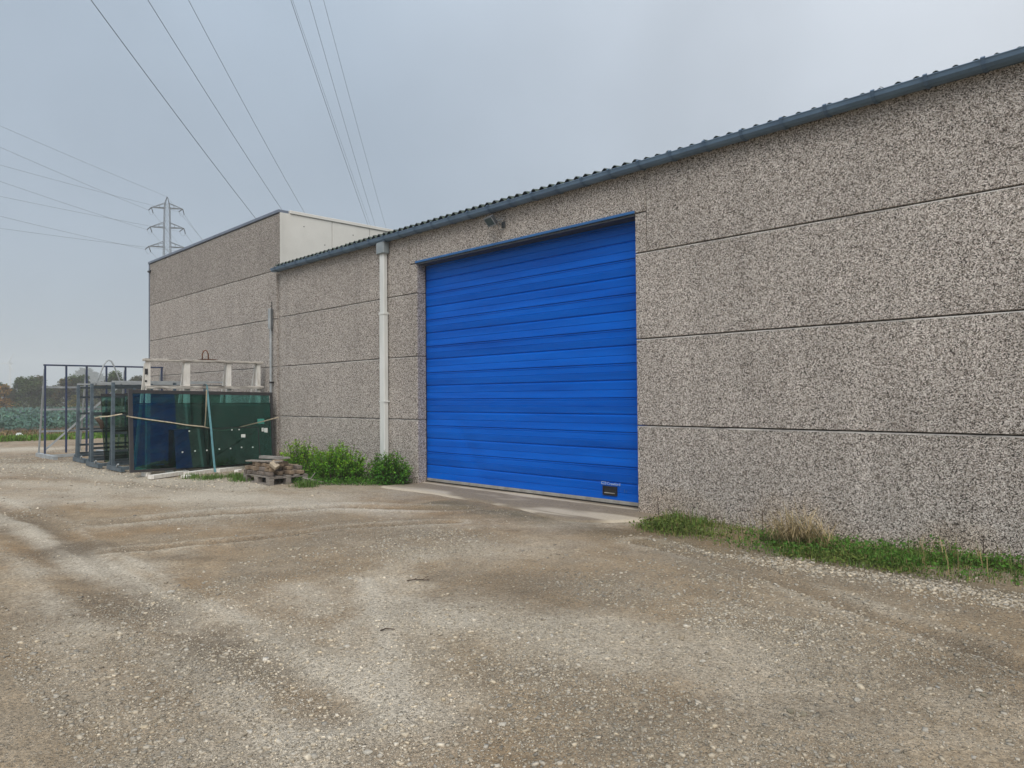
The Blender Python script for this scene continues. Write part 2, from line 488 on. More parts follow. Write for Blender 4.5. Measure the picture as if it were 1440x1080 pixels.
def glass_mat(name, tint, refl=1.6, rough=0.012):
    mt, t, b = newmat(name)
    t.nodes.remove(b)
    L = t.links.new
    tr = t.nodes.new('ShaderNodeBsdfTransparent')
    tc = t.nodes.new('ShaderNodeTexCoord')
    n = t.nodes.new('ShaderNodeTexNoise'); n.inputs['Scale'].default_value = 1.6; n.inputs['Detail'].default_value = 6
    L(tc.outputs['Object'], n.inputs['Vector'])
    r = t.nodes.new('ShaderNodeValToRGB')
    r.color_ramp.elements[0].position = 0.3; r.color_ramp.elements[0].color = (*[x * 0.88 for x in tint], 1)
    r.color_ramp.elements[1].position = 0.7; r.color_ramp.elements[1].color = (*tint, 1)
    L(n.outputs['Fac'], r.inputs[0]); L(r.outputs[0], tr.inputs['Color'])
    gl = t.nodes.new('ShaderNodeBsdfGlossy'); gl.inputs['Roughness'].default_value = rough
    gl.inputs['Color'].default_value = (0.42, 0.90, 0.78, 1)
    fr = t.nodes.new('ShaderNodeFresnel'); fr.inputs['IOR'].default_value = refl
    # rain-washed dust on the sheet
    df = t.nodes.new('ShaderNodeBsdfDiffuse'); df.inputs['Color'].default_value = (0.16, 0.19, 0.17, 1)
    n2 = t.nodes.new('ShaderNodeTexNoise'); n2.inputs['Scale'].default_value = 5; n2.inputs['Detail'].default_value = 6
    L(tc.outputs['Object'], n2.inputs['Vector'])
    dm = t.nodes.new('ShaderNodeMapRange'); dm.inputs['From Min'].default_value = 0.4; dm.inputs['From Max'].default_value = 0.8
    dm.inputs['To Max'].default_value = 0.10
    L(n2.outputs['Fac'], dm.inputs['Value'])
    mx = t.nodes.new('ShaderNodeMixShader'); L(fr.outputs[0], mx.inputs[0]); L(tr.outputs[0], mx.inputs[1]); L(gl.outputs[0], mx.inputs[2])
    m2 = t.nodes.new('ShaderNodeMixShader'); L(dm.outputs[0], m2.inputs[0]); L(mx.outputs[0], m2.inputs[1]); L(df.outputs[0], m2.inputs[2])
    L(m2.outputs[0], t.nodes['Material Output'].inputs['Surface'])
    return mt


M['glass'] = glass_mat('solar_glass', (0.44, 0.70, 0.69), 1.85)
M['glass_dark'] = glass_mat('solar_glass_dark', (0.34, 0.58, 0.55), 1.9)
M['glass_green'] = glass_mat('green_glass', (0.50, 0.62, 0.55), 1.6)

# ------------------------------------------------------------------ ground: stains, ruts, gravel fields (all in metres on the site)
def seg_dist(x, y, pts):
    d = np.full(np.shape(x), 1e9)
    for a, b in zip(pts[:-1], pts[1:]):
        ax, ay = a; bx, by = b
        vx, vy = bx - ax, by - ay
        t = np.clip(((x - ax) * vx + (y - ay) * vy) / (vx * vx + vy * vy), 0, 1)
        d = np.minimum(d, np.hypot(x - ax - t * vx, y - ay - t * vy))
    return d


def poly(*pp):
    return [tuple(gpt(*p)[:2]) for p in pp]


RUTS = [(poly((0, 742), (50, 768), (136, 829), (194, 866), (303, 905), (480, 1000)), 0.17),
        (poly((-40, 700), (60, 735), (150, 800), (230, 850), (330, 905)), 0.13),
        (poly((136, 779), (250, 768), (373, 756), (480, 742), (640, 735)), 0.10),
        (poly((150, 735), (300, 722), (480, 712), (640, 716)), 0.16),
        (poly((900, 760), (1050, 800), (1250, 870), (1500, 960)), 0.10)]
PALE = [(poly((-40, 712), (12, 734), (110, 785), (218, 843), (272, 878), (389, 924), (467, 955), (580, 1000)), .20, 1.0), (poly((520, 815), (535, 860), (548, 910), (560, 985)), .20, 1.0),
        (poly((418, 826), (440, 842), (452, 858)), .28, .8), (poly((-60, 790), (40, 850), (120, 930), (190, 1010)), .22, .35), (poly((300, 850), (400, 885), (520, 905)), .3, .6),
        (poly((640, 800), (760, 860), (900, 920), (1100, 980)), .28, .2), (poly((830, 790), (1000, 850), (1250, 940), (1500, 1050)), .25, .2), (poly((120, 705), (340, 700), (560, 722)), .5, .5), (poly((0, 680), (200, 688), (420, 706)), .7, .7), (poly((-80, 658), (60, 654), (180, 672), (330, 684)), .8, 1.0), (poly((-80, 635), (40, 632)), 1.2, .8)]
LIGHT = [(538, 850, .30, .9, .9), (545, 940, .55, .8, .8), (430, 836, .55, .3, .6), (330, 880, .8, .30, .55), (400, 930, .9, .4, .5), (160, 800, .9, .25, .5),
         (780, 900, .7, .35, .4), (720, 760, 1.6, .3, .3), (560, 770, 1.0, .3, .3), (1000, 900, .9, .3, .35), (100, 690, 4, .8, .5), (60, 660, 6, 1.0, .6),
         (1180, 860, 1.2, .25, .4), (650, 740, 2, .2, .4)]
DARK = [(279, 782, .5, .16, .9), (373, 754, .35, .1, .7), (120, 770, .35, .12, .6), (710, 826, .8, .3, .8), (760, 820, .6, .25, .5), (300, 915, .6, .25, .6), (1160, 1000, .35, .15, .6),
        (30, 870, .8, .4, .55), (310, 950, .3, .3, .5), (840, 745, 1.0, .18, .7), (960, 752, .7, .18, .7), (1380, 960, .5, .25, .6), (200, 850, .5, .2, .5), (430, 800, .6, .2, .5), (480, 740, .9, .25, .4), (60, 730, .7, .2, .3),
         (860, 1040, .4, .2, .3)]
GRAV = [(300, 1000, 1.0, .7, .9), (120, 960, 1.0, .6, .6), (760, 960, .8, .5, .8), (320, 930, .3, .3, .8), (1250, 825, 1.6, .28, 1.0), (1420, 850, 1.0, .3, 1.0), (1080, 800, 1.2, .2, .7), (950, 770, .8, .2, .6),
        (100, 655, 5, 1.2, .8), (300, 680, 2.0, .5, .8), (560, 748, .8, .25, .7), (880, 830, .6, .25, .6), (1050, 850, .8, .25, .6), (1200, 930, .9, .35, .6), (1000, 1030, .6, .4, .6), (1350, 930, .8, .4, .5), (600, 870, .5, .3, .5), (500, 760, 1.2, .25, .5)]


def blobs(x, y, L, seed):
    wx = x + 0.9 * (fbm(x * 1.7, y * 1.7, seed) - .5)
    wy = y + 0.9 * (fbm(x * 1.7 + 40, y * 1.7, seed + 5) - .5)
    s = np.zeros(np.shape(x))
    for (px, py, rx, ry, a) in L:
        c = gpt(px, py)
        dx = wx - c.x; dy = wy - c.y
        ddx = (dx * RGT.x + dy * RGT.y); ddy = (dx * -RGT.y + dy * RGT.x)
        s = np.maximum(s, a * np.exp(-((ddx / rx) ** 2 + (ddy / (ry * 2)) ** 2) * 0.8))
    return s


def ground_fields(x, y):
    x = np.asarray(x, float); y = np.asarray(y, float)
    rut = np.zeros(x.shape); edge = np.zeros(x.shape)
    for pts, w in RUTS:
        d = seg_dist(x + .12 * (fbm(x * 1.1, y * 1.1, 90) - .5), y + .12 * (fbm(x * 1.1, y * 1.1, 95) - .5), pts)
        k = np.exp(-(d / w) ** 2) * (0.45 + 0.8 * fbm(x * 1.3, y * 1.3, 61))
        rut = np.maximum(rut, k)
        edge = np.maximum(edge, np.exp(-((d - 1.9 * w) / (0.7 * w)) ** 2))
    light = blobs(x, y, LIGHT, 3)
    for pts, w, am in PALE:
        d = seg_dist(x + .12 * (fbm(x * 1.3, y * 1.3, 97) - .5), y + .12 * (fbm(x * 1.3, y * 1.3, 99) - .5), pts)
        light = np.maximum(light, am * np.exp(-(d / w) ** 2))
    dark = blobs(x, y, DARK, 23); grav = blobs(x, y, GRAV, 43)
    n1 = fbm(x * .55, y * .9, 70, 5); n2 = fbm(x * 2.3, y * 2.6, 75, 4); n3 = fbm(x * 7, y * 7, 80, 3)
    grav = np.clip(grav * (0.45 + 0.9 * n2) + 0.75 * np.clip((fbm(x * .8 + 9, y * .8, 85, 4) - .5) * 4, 0, 1) * (.4 + n3 * .7), 0, 1.1)
    hgt = 0.05 * (n1 - .5) + 0.022 * (n2 - .5) + 0.012 * (n3 - .5) - 0.036 * rut + 0.015 * edge
    near = np.clip((8.31 - y) / 1.4, 0, 1) * np.ones(x.shape)
    inside = np.where(x > -26, near, 1.0)
    hgt = hgt * (0.15 + 0.85 * inside)
    return dict(rut=rut, edge=edge, light=light, dark=dark, grav=grav, n1=n1, n2=n2, n3=n3, h=hgt)


def axis(lo, hi, f):
    out_ = [lo]
    while out_[-1] < hi:
        out_.append(out_[-1] + f(out_[-1]))
    return np.array(out_)


gx = axis(-60, 16, lambda v: 0.05 if -10 < v < 0.5 else (0.09 if -20 < v < 3 else 0.35))
gy = axis(-22, 40, lambda v: 0.05 if 0.3 < v < 6 else (0.08 if -1 < v < 9.5 else 0.5))
X, Y = np.meshgrid(gx, gy)
fl = ground_fields(X, Y)
wear = np.clip(fl['n1'] * 1.3 - .15, 0, 1)
c_tan = np.array([0.335, 0.275, 0.195]); c_lit = np.array([0.60, 0.54, 0.44]); c_drk = np.array([0.145, 0.108, 0.070]); c_gry = np.array([0.315, 0.280, 0.225])
c_brn = np.array([0.27, 0.195, 0.115])


def mixc(a, b, t):
    return a * (1 - t[..., None]) + b * t[..., None]


gc = np.ones(X.shape + (3,)) * c_tan
gc = mixc(gc, c_gry, np.clip((fl['n2'] - .40) * 2.2, 0, .8))
gc = mixc(gc, c_brn, np.clip((fbm(X * .9 + 7, Y * 1.1, 130, 4) - .46) * 3.2, 0, .75))
lit_at = np.clip(fl['light'] * .95 + np.clip((fbm(X * .5 - 5, Y * .8, 140, 5) - .5) * 1.6, 0, .45) + .35 * fl['edge'] - .25 * fl['rut'], 0, 1)
drk_at = np.clip(fl['dark'] * .85 + fl['rut'] * .5 + np.clip((fbm(X * .8 + 31, Y * 1.3, 150, 4) - .55) * 1.5, 0, .35), 0, 1)
gc = mixc(gc, c_gry * 0.92, np.clip(fl['grav'] * .45, 0, .5))
gc = gc * np.where((X < -13)[..., None], np.array([.98, 1.0, 1.07]), 1.0)
gc = gc * (0.72 + 0.56 * fl['n3'])[..., None] * np.array([1.07, 0.985, 0.89])
# damp dark margin with moss before the grass strip and round the apron
moss = np.clip(1 - np.abs(Y - 7.05 - .5 * (fl['n2'] - .5)) / .55, 0, 1) * ((X > -9) & (X < 4)) * (0.3 + fl['n2'])
gc = mixc(gc, np.array([0.105, 0.098, 0.058]), np.clip(moss * .75, 0, .7))
V = np.stack([X, Y, fl['h']], -1).reshape(-1, 3)
ny, nx = X.shape
idx = np.arange(nx * ny).reshape(ny, nx)
F = np.stack([idx[:-1, :-1], idx[:-1, 1:], idx[1:, 1:], idx[1:, :-1]], -1).reshape(-1, 4)
# no yard inside the buildings' footprints or past the field verge
cx = X[:-1, :-1].ravel(); cy = Y[:-1, :-1].ravel()
keep = ~((cx > -25.5) & (cy > 8.75)) & ~((cx < -25.3) & (cx < -37.5))
F = F[keep]

mt, t, b = newmat('yard_dirt')
L = t.links.new
a = t.nodes.new('ShaderNodeAttribute'); a.attribute_name = 'col'
ag = t.nodes.new('ShaderNodeAttribute'); ag.attribute_name = 'grav'
g = t.nodes.new('ShaderNodeNewGeometry')
nf = t.nodes.new('ShaderNodeTexNoise'); nf.inputs['Scale'].default_value = 38; nf.inputs['Detail'].default_value = 6; nf.inputs['Roughness'].default_value = .7
L(g.outputs['Position'], nf.inputs['Vector'])
mrf = t.nodes.new('ShaderNodeMapRange'); mrf.inputs['From Min'].default_value = .3; mrf.inputs['From Max'].default_value = .7; mrf.inputs['To Min'].default_value = .52; mrf.inputs['To Max'].default_value = 1.45
L(nf.outputs['Fac'], mrf.inputs['Value'])
n8 = t.nodes.new('ShaderNodeTexNoise'); n8.inputs['Scale'].default_value = 9; n8.inputs['Detail'].default_value = 9; n8.inputs['Roughness'].default_value = .72
L(g.outputs['Position'], n8.inputs['Vector'])
base_ = a.outputs['Color']
for nm_, colr, lo_, hi_ in (('lit', tuple(c_lit), .42, .95), ('drk', tuple(c_drk), .40, 1.0)):
    at_ = t.nodes.new('ShaderNodeAttribute'); at_.attribute_name = nm_
    ma_ = t.nodes.new('ShaderNodeMath'); ma_.operation = 'MULTIPLY_ADD'; ma_.inputs[1].default_value = .9 if nm_ == 'lit' else -.9
    L(n8.outputs['Fac'], ma_.inputs[0])
    sh_ = t.nodes.new('ShaderNodeMath'); sh_.operation = 'ADD'; sh_.inputs[1].default_value = -.45 if nm_ == 'lit' else .45
    L(at_.outputs['Fac'], sh_.inputs[0]); L(sh_.outputs[0], ma_.inputs[2])
    mr_ = t.nodes.new('ShaderNodeMapRange'); mr_.inputs['From Min'].default_value = lo_ - .22; mr_.inputs['From Max'].default_value = hi_; mr_.inputs['To Max'].default_value = .88
    L(ma_.outputs[0], mr_.inputs['Value'])
    mx_ = t.nodes.new('ShaderNodeMix'); mx_.data_type = 'RGBA'; mx_.inputs['B'].default_value = (*colr, 1)
    L(mr_.outputs[0], mx_.inputs['Factor']); L(base_, mx_.inputs['A']); base_ = mx_.outputs['Result']
s1 = t.nodes.new('ShaderNodeVectorMath'); s1.operation = 'SCALE'; L(base_, s1.inputs[0]); L(mrf.outputs[0], s1.inputs['Scale'])
col_in = s1.outputs[0]
hsum = None
for sc_, thr, tmax in ((62, .62, .75), (120, .55, .7), (230, .5, .6)):
    vo = t.nodes.new('ShaderNodeTexVoronoi'); vo.inputs['Scale'].default_value = sc_; vo.inputs['Randomness'].default_value = 1
    L(g.outputs['Position'], vo.inputs['Vector'])
    sp = t.nodes.new('ShaderNodeSeparateColor'); L(vo.outputs['Color'], sp.inputs[0])
    # which cells are little stones: more of them where the gravel field is strong
    ad = t.nodes.new('ShaderNodeMath'); ad.operation = 'MULTIPLY_ADD'; ad.inputs[1].default_value = .38; L(ag.outputs['Fac'], ad.inputs[0]); L(sp.outputs[0], ad.inputs[2])
    gt = t.nodes.new('ShaderNodeMapRange'); gt.inputs['From Min'].default_value = thr + .10; gt.inputs['From Max'].default_value = thr + .28
    L(ad.outputs[0], gt.inputs['Value'])
    rd = t.nodes.new('ShaderNodeMapRange'); rd.inputs['From Min'].default_value = .55; rd.inputs['From Max'].default_value = .25
    L(vo.outputs['Distance'], rd.inputs['Value'])
    fa = t.nodes.new('ShaderNodeMath'); fa.operation = 'MULTIPLY'; L(gt.outputs[0], fa.inputs[0]); L(rd.outputs[0], fa.inputs[1])
    fm = t.nodes.new('ShaderNodeMath'); fm.operation = 'MULTIPLY'; fm.inputs[1].default_value = tmax; L(fa.outputs[0], fm.inputs[0])
    rp = t.nodes.new('ShaderNodeValToRGB')
    el = rp.color_ramp.elements
    el[0].position = 0; el[0].color = (.085, .078, .068, 1)
    el[1].position = 1; el[1].color = (.58, .53, .44, 1)
    e3 = el.new(.35); e3.color = (.27, .225, .165, 1)
    e4 = el.new(.75); e4.color = (.40, .355, .28, 1)
    L(sp.outputs[1], rp.inputs[0])
    mx = t.nodes.new('ShaderNodeMix'); mx.data_type = 'RGBA'
    L(fm.outputs[0], mx.inputs['Factor']); L(col_in, mx.inputs['A']); L(rp.outputs[0], mx.inputs['B'])
    col_in = mx.outputs['Result']
    hh = t.nodes.new('ShaderNodeMath'); hh.operation = 'MULTIPLY'; hh.inputs[1].default_value = 40.0 / sc_; L(fa.outputs[0], hh.inputs[0])
    if hsum is None:
        hsum = hh.outputs[0]
    else:
        h2 = t.nodes.new('ShaderNodeMath'); h2.operation = 'ADD'; L(hsum, h2.inputs[0]); L(hh.outputs[0], h2.inputs[1]); hsum = h2.outputs[0]
hn = t.nodes.new('ShaderNodeMath'); hn.operation = 'MULTIPLY_ADD'; hn.inputs[1].default_value = .8; L(nf.outputs['Fac'], hn.inputs[0]); L(hsum, hn.inputs[2])
bp = t.nodes.new('ShaderNodeBump'); bp.inputs['Strength'].default_value = .85; bp.inputs['Distance'].default_value = .02
L(hn.outputs[0], bp.inputs['Height']); L(bp.outputs[0], b.inputs['Normal'])
L(col_in, b.inputs['Base Color'])
b.inputs['Roughness'].default_value = .92; b.inputs['Specular IOR Level'].default_value = .2
M['yard'] = mt
me = npmesh('yard_ground', V, F, mt, dict(col=gc.reshape(-1, 3), grav=fl['grav'].ravel(), lit=lit_at.ravel(), drk=drk_at.ravel()), smooth=True)
tag(link('yard_ground', me), kind='structure')

# wide terrain below everything, out to the horizon
mt = pm('meadow', (0.075, 0.10, 0.045), (0.055, 0.07, 0.035), 0.08, 0.95, bump=0.2)
mb = MB().add([(-1230, -260, -.14), (60, -260, -.14), (60, 900, -.14), (-1230, 900, -.14)], [(0, 1, 2, 3)])
tag(mb.build('terrain', mt), kind='structure')
# field soil and its brown headland
mt = pm('field_soil', (0.14, 0.10, 0.065), (0.09, 0.066, 0.044), 1.3, 0.95, bump=0.6, bscale=6, dist=0.05)
tag(MB().add([(-132, -30, -.03), (-41.5, -30, -.03), (-41.5, 90, -.03), (-132, 90, -.03)], [(0, 1, 2, 3)]).build('field_soil', mt), kind='structure')
mt = pm('headland', (0.22, 0.155, 0.09), (0.14, 0.11, 0.06), 0.8, 0.95, bump=0.6, bscale=8, dist=0.05)
tag(MB().add([(-46.5, -30, .012), (-36.9, -30, .012), (-36.9, 60, .012), (-46.5, 60, .012)], [(0, 1, 2, 3)]).build('headland', mt), kind='structure')

# concrete apron before the door, half under washed-in dirt
mt, t, b = newmat('apron_concrete')
L = t.links.new
g = t.nodes.new('ShaderNodeNewGeometry')
a = t.nodes.new('ShaderNodeAttribute'); a.attribute_name = 'dirt'
n = t.nodes.new('ShaderNodeTexNoise'); n.inputs['Scale'].default_value = 30; n.inputs['Detail'].default_value = 6; n.inputs['Roughness'].default_value = .7
L(g.outputs['Position'], n.inputs['Vector'])
r1 = t.nodes.new('ShaderNodeValToRGB'); r1.color_ramp.elements[0].position = .3; r1.color_ramp.elements[0].color = (.40, .34, .25, 1); r1.color_ramp.elements[1].position = .7; r1.color_ramp.elements[1].color = (.54, .47, .365, 1)
L(n.outputs['Fac'], r1.inputs[0])
r2 = t.nodes.new('ShaderNodeValToRGB'); r2.color_ramp.elements[0].position = .3; r2.color_ramp.elements[0].color = (.15, .118, .08, 1); r2.color_ramp.elements[1].position = .72; r2.color_ramp.elements[1].color = (.31, .255, .18, 1)
L(n.outputs['Fac'], r2.inputs[0])
sm = t.nodes.new('ShaderNodeMath'); sm.operation = 'MULTIPLY_ADD'; sm.inputs[1].default_value = .5; L(n.outputs['Fac'], sm.inputs[0]); L(a.outputs['Fac'], sm.inputs[2])
mrn = t.nodes.new('ShaderNodeMapRange'); mrn.inputs['From Min'].default_value = .56; mrn.inputs['From Max'].default_value = .95; L(sm.outputs[0], mrn.inputs['Value'])
mx = t.nodes.new('ShaderNodeMix'); mx.data_type = 'RGBA'; L(mrn.outputs[0], mx.inputs['Factor']); L(r1.outputs[0], mx.inputs['A']); L(r2.outputs[0], mx.inputs['B'])
L(mx.outputs['Result'], b.inputs['Base Color']); b.inputs['Roughness'].default_value = .9
bp = t.nodes.new('ShaderNodeBump'); bp.inputs['Strength'].default_value = .4; bp.inputs['Distance'].default_value = .008
L(n.outputs['Fac'], bp.inputs['Height']); L(bp.outputs[0], b.inputs['Normal'])
M['conc'] = mt
ax = np.linspace(-11.15, -5.55, 113); ay = np.linspace(7.18, 8.72, 36)
AX, AY = np.meshgrid(ax, ay)
front = 7.30 + .10 * np.sin(AX * 1.3) + .15 * (fbm(AX * .9, AX * 0 + 3, 200) - .5) + np.clip((-7.4 - AX) * .10, -.05, .3) + np.clip((AX + 6.05), 0, 1) * 1.2
lift = np.clip((AY - front) / .10, 0, 1)
AZ = -0.03 + .052 * lift + np.clip((AY - 8.36) / .06, 0, 1) * .012
nn = fbm(AX * 1.1, AY * 2.6, 210, 4)
dirt = .62 + (nn - .5) * 1.5
for (px, py, rx, ry, s_) in ((600, 692, .7, .25, -1.0), (558, 689, .6, .16, -.9), (625, 700, .35, .10, -.6), (668, 704, .22, .05, -.6), (700, 708, .15, .04, -.5), (860, 726, .75, .18, -.9), (800, 722, .6, .10, -.7), (760, 720, .6, .035, -.6), (820, 700, 1.0, .1, .1)):
    c = gpt(px, py, .02)
    dirt += s_ * np.exp(-(((AX - c.x) / rx) ** 2 + ((AY - c.y) / ry) ** 2))
dirt += -.75 * np.exp(-((AY - 8.42) / .04) ** 2)
dirt = np.clip(dirt, 0, 1)
ny, nx = AX.shape; idx = np.arange(nx * ny).reshape(ny, nx)
F = np.stack([idx[:-1, :-1], idx[:-1, 1:], idx[1:, 1:], idx[1:, :-1]], -1).reshape(-1, 4)
tag(link('concrete_apron', npmesh('concrete_apron', np.stack([AX, AY, AZ], -1).reshape(-1, 3), F, mt, dict(dirt=dirt.ravel()), True)), kind='structure')

# ------------------------------------------------------------------ loose gravel lying on the yard
oct_v = np.array([[1, 0, 0], [0, 1, 0], [-1, 0, 0], [0, -1, 0], [0, 0, 1], [0, 0, -1.]])
oct_f = np.array([[0, 1, 4], [1, 2, 4], [2, 3, 4], [3, 0, 4], [1, 0, 5], [2, 1, 5], [3, 2, 5], [0, 3, 5]])
cub_v = np.array([[x, y, z] for z in (-.8, .8) for y in (-.8, .8) for x in (-.8, .8)] , float)
cub_q = [(0, 2, 3, 1), (4, 5, 7, 6), (0, 1, 5, 4), (2, 6, 7, 3), (0, 4, 6, 2), (1, 3, 7, 5)]
cub_f = np.array([tri for q in cub_q for tri in ((q[0], q[1], q[2]), (q[0], q[2], q[3]))])


def scatter(n, xr, yr, power, keep_fn):
    x = rng.uniform(*xr, n); y = rng.uniform(*yr, n)
    k = rng.random(n) < keep_fn(x, y)
    return x[k], y[k]


def stones(x, y, size, base_v, base_f, fields):
    n = len(x)
    jit = rng.normal(1, .22, (n, len(base_v), 3)).clip(.5, 1.6)
    v = base_v[None] * jit
    sc3 = np.stack([size * rng.uniform(.7, 1.35, n), size * rng.uniform(.6, 1.1, n), size * rng.uniform(.35, .75, n)], -1)
    v = v * sc3[:, None, :]
    ang = rng.uniform(0, 2 * np.pi, n); ca, sa = np.cos(ang)[:, None], np.sin(ang)[:, None]
    tl = rng.normal(0, .3, (n, 1))
    vx = v[..., 0] * ca - v[..., 1] * sa; vy = v[..., 0] * sa + v[..., 1] * ca
    vz = v[..., 2] + vx * tl * .6
    z0 = fields['h'] + size * .12
    P = np.stack([vx + x[:, None], vy + y[:, None], vz + z0[:, None]], -1)
    val = rng.beta(2.6, 3.0, n) * .40 + .15
    val = np.where(rng.random(n) < .02, val + .15, val)
    val = val * (1 + .55 * fields['light'] - .3 * fields['dark'])
    warm = rng.normal(.01, .035, n)
    c = np.stack([val * (1.02 + warm), val * (.91 + warm * .3), val * (.73 - warm * .6)], -1)
    C = np.repeat(c[:, None, :], len(base_v), 1)
    Fs = base_f[None] + (np.arange(n) * len(base_v))[:, None, None]
    return P.reshape(-1, 3), Fs.reshape(-1, 3), C.reshape(-1, 3)


PV, PF, PC = [], [], []; off = 0
for (n, xr, yr, smin, smax, dens, kind_) in (
        (240000, (-6.5, .3), (.9, 5.2),   .0035, .009, (.16, .75), 'o'),
        (30000, (-7.0, .3), (.9, 6.0), .007, .016, (.06, .85), 'c'),
        (90000, (-13, 1.0), (1.5, 8.0), .007, .014, (.03, .6), 'o'),
        (5000, (-12, 1.0), (1.0, 7.6), .012, .021, (.02, .35), 'c'),
        (26000, (-5.6, 1.4), (6.15, 7.25), .007, .019, (.0, .9), 'c'),
        (40000, (-30, -12), (2.0, 8.2), .014, .032, (.02, .75), 'o')):
    x = rng.uniform(*xr, n); y = rng.uniform(*yr, n)
    f_ = ground_fields(x, y)
    strip = np.clip(1 - np.abs(y - 6.75 - .25 * (f_['n2'] - .5) + .02 * (x + 3)) / .38, 0, 1) * ((x > -5.2)) * np.clip((x + 5.2) / 2, .25, 1)
    pr = dens[0] * (.4 + f_['n3']) + (dens[1] - dens[0]) * np.clip(f_['grav'] + strip, 0, 1) ** 1.3
    if yr[0] == 6.15: pr = strip * (.25 + f_['n2']) * .62
    pr *= np.where((x > -11.2) & (x < -5.8) & (y > 7.25), .12, 1)
    pr = pr * (1 - .6 * np.clip(f_['light'], 0, 1)) if yr[0] != 6.15 else pr
    k = rng.random(n) < pr
    x, y = x[k], y[k]; f_ = {q: w[k] for q, w in f_.items()}
    size = smin + (smax - smin) * rng.random(len(x)) ** 2.2
    f_['light'] = f_['light'] + .45 * strip[k]
    P, Fs, C = stones(x, y, size, oct_v if kind_ == 'o' else cub_v, oct_f if kind_ == 'o' else cub_f, f_)
    PV.append(P); PF.append(Fs + off); PC.append(C); off += len(P)
tag(link('gravel', npmesh('gravel', np.concatenate(PV), np.concatenate(PF), M['stone'], dict(col=np.concatenate(PC)))),
    'loose pale and grey gravel scattered over the dirt yard', 'gravel', kind='stuff')

# ------------------------------------------------------------------ warehouse with the blue door
WY = 8.31                                     # face of the walls


def panel(x0, x1, z0, z1, name='wall_panel', parent=None, mat='aggregate', y0=WY, y1=WY + .20, ch=.014, gap=.009):
    x0 += gap * .3; x1 -= gap * .3; z1 -= gap; z0 += gap * .4
    mb = MB()
    vs = [(x0 + ch, y0, z0 + ch * .5), (x1 - ch, y0, z0 + ch * .5), (x1 - ch, y0, z1 - ch), (x0 + ch, y0, z1 - ch),
          (x0, y0 + ch, z0), (x1, y0 + ch, z0), (x1, y0 + ch, z1), (x0, y0 + ch, z1),
          (x0, y1, z0), (x1, y1, z0), (x1, y1, z1), (x0, y1, z1)]
    mb.add(vs, [(0, 1, 2, 3), (4, 5, 1, 0), (5, 6, 2, 1), (7, 4, 0, 3), (8, 9, 5, 4), (9, 10, 6, 5), (11, 8, 4, 7), (9, 8, 11, 10)])
    mb.cur = 1
    mb.add(vs, [(6, 7, 3, 2), (10, 11, 7, 6)])
    return mb.build(name, [M[mat], M['lip']], parent, origin=((x0 + x1) / 2, y0, z0))


wh = empty('warehouse', (-6, 8.6, 0), 'long low warehouse of grey pebble concrete panels with a big blue door', 'building')
def kid(o, par):
    o.parent = par
    o.matrix_parent_inverse = Matrix.Translation(-par.location)
    return o
WP = []
ROWS = (-.25, 1.224, 2.424, 3.624, 4.84)
for k in range(4):
    z0, z1 = ROWS[k], ROWS[k + 1]
    WP.append(panel(-16.50, -11.0 if k < 3 else -11.22, z0, z1))
    WP.append(panel(-5.98 if k < 3 else -5.79, .6, z0, z1))
    WP.append(panel(.6, 6.6, z0, z1))
WP.append(panel(-11.22, -5.79, 4.185, 4.84))
WP.append(panel(-11.22, -11.0, 3.624, 4.185))
WP.append(panel(-5.98, -5.79, 3.624, 4.185))
for o in WP: kid(o, wh)
mb = MB()
mb.box(-16.62, -11.06, WY + .19, WY + .34, -.3, 4.8).box(-5.92, 6.6, WY + .19, WY + .34, -.3, 4.8).box(-11.05, -5.93, WY + .19, WY + .34, 4.28, 4.8)
mb.box(-16.3, 6.5, 22, 22.3, -.3, 4.8).box(6.3, 6.6, WY + .35, 22, -.3, 4.8)
kid(mb.build('wall_core', M['joint']), wh)
kid(MB().box(-16.3, 6.2, 12.0, 12.1, 0, 4.6).build('inner_wall', M['joint']), wh)

# roof: fibre cement sheets of six waves, laid one by one
def sheet_mesh():
    nxs, wl, amp = 6 * 10 + 1, .177, .031
    ys = [8.19, 8.40, 10.0, 13.0, 16.0]
    vs = []; fs = []
    for lay in (0, -.007):
        for y in ys:
            for i in range(nxs):
                x = i * wl / 10
                vs.append((x, y - 8.19, amp * math.cos(2 * math.pi * i / 10) + (y - 8.19) * .15 + lay))
    n1 = len(ys) * nxs
    for j in range(len(ys) - 1):
        for i in range(nxs - 1):
            a_ = j * nxs + i
            fs.append((a_, a_ + 1, a_ + nxs + 1, a_ + nxs))
    for i in range(nxs - 1):
        fs.append((i, n1 + i, n1 + i + 1, i + 1))
    mb = MB(); mb.add(vs, fs)
    return mb.mesh('roof_sheet', M['roof'], True)
sm_ = sheet_mesh()
xx = -16.50
k = 0
while xx < 6.4:
    o = bpy.data.objects.new('roof_sheet', sm_); COL.objects.link(o)
    o.location = (xx, 8.19 + R.uniform(-.012, .012), 4.868 + R.uniform(-.006, .006) + (.004 if k % 2 else 0))
    kid(o, wh)
    xx += 1.062; k += 1

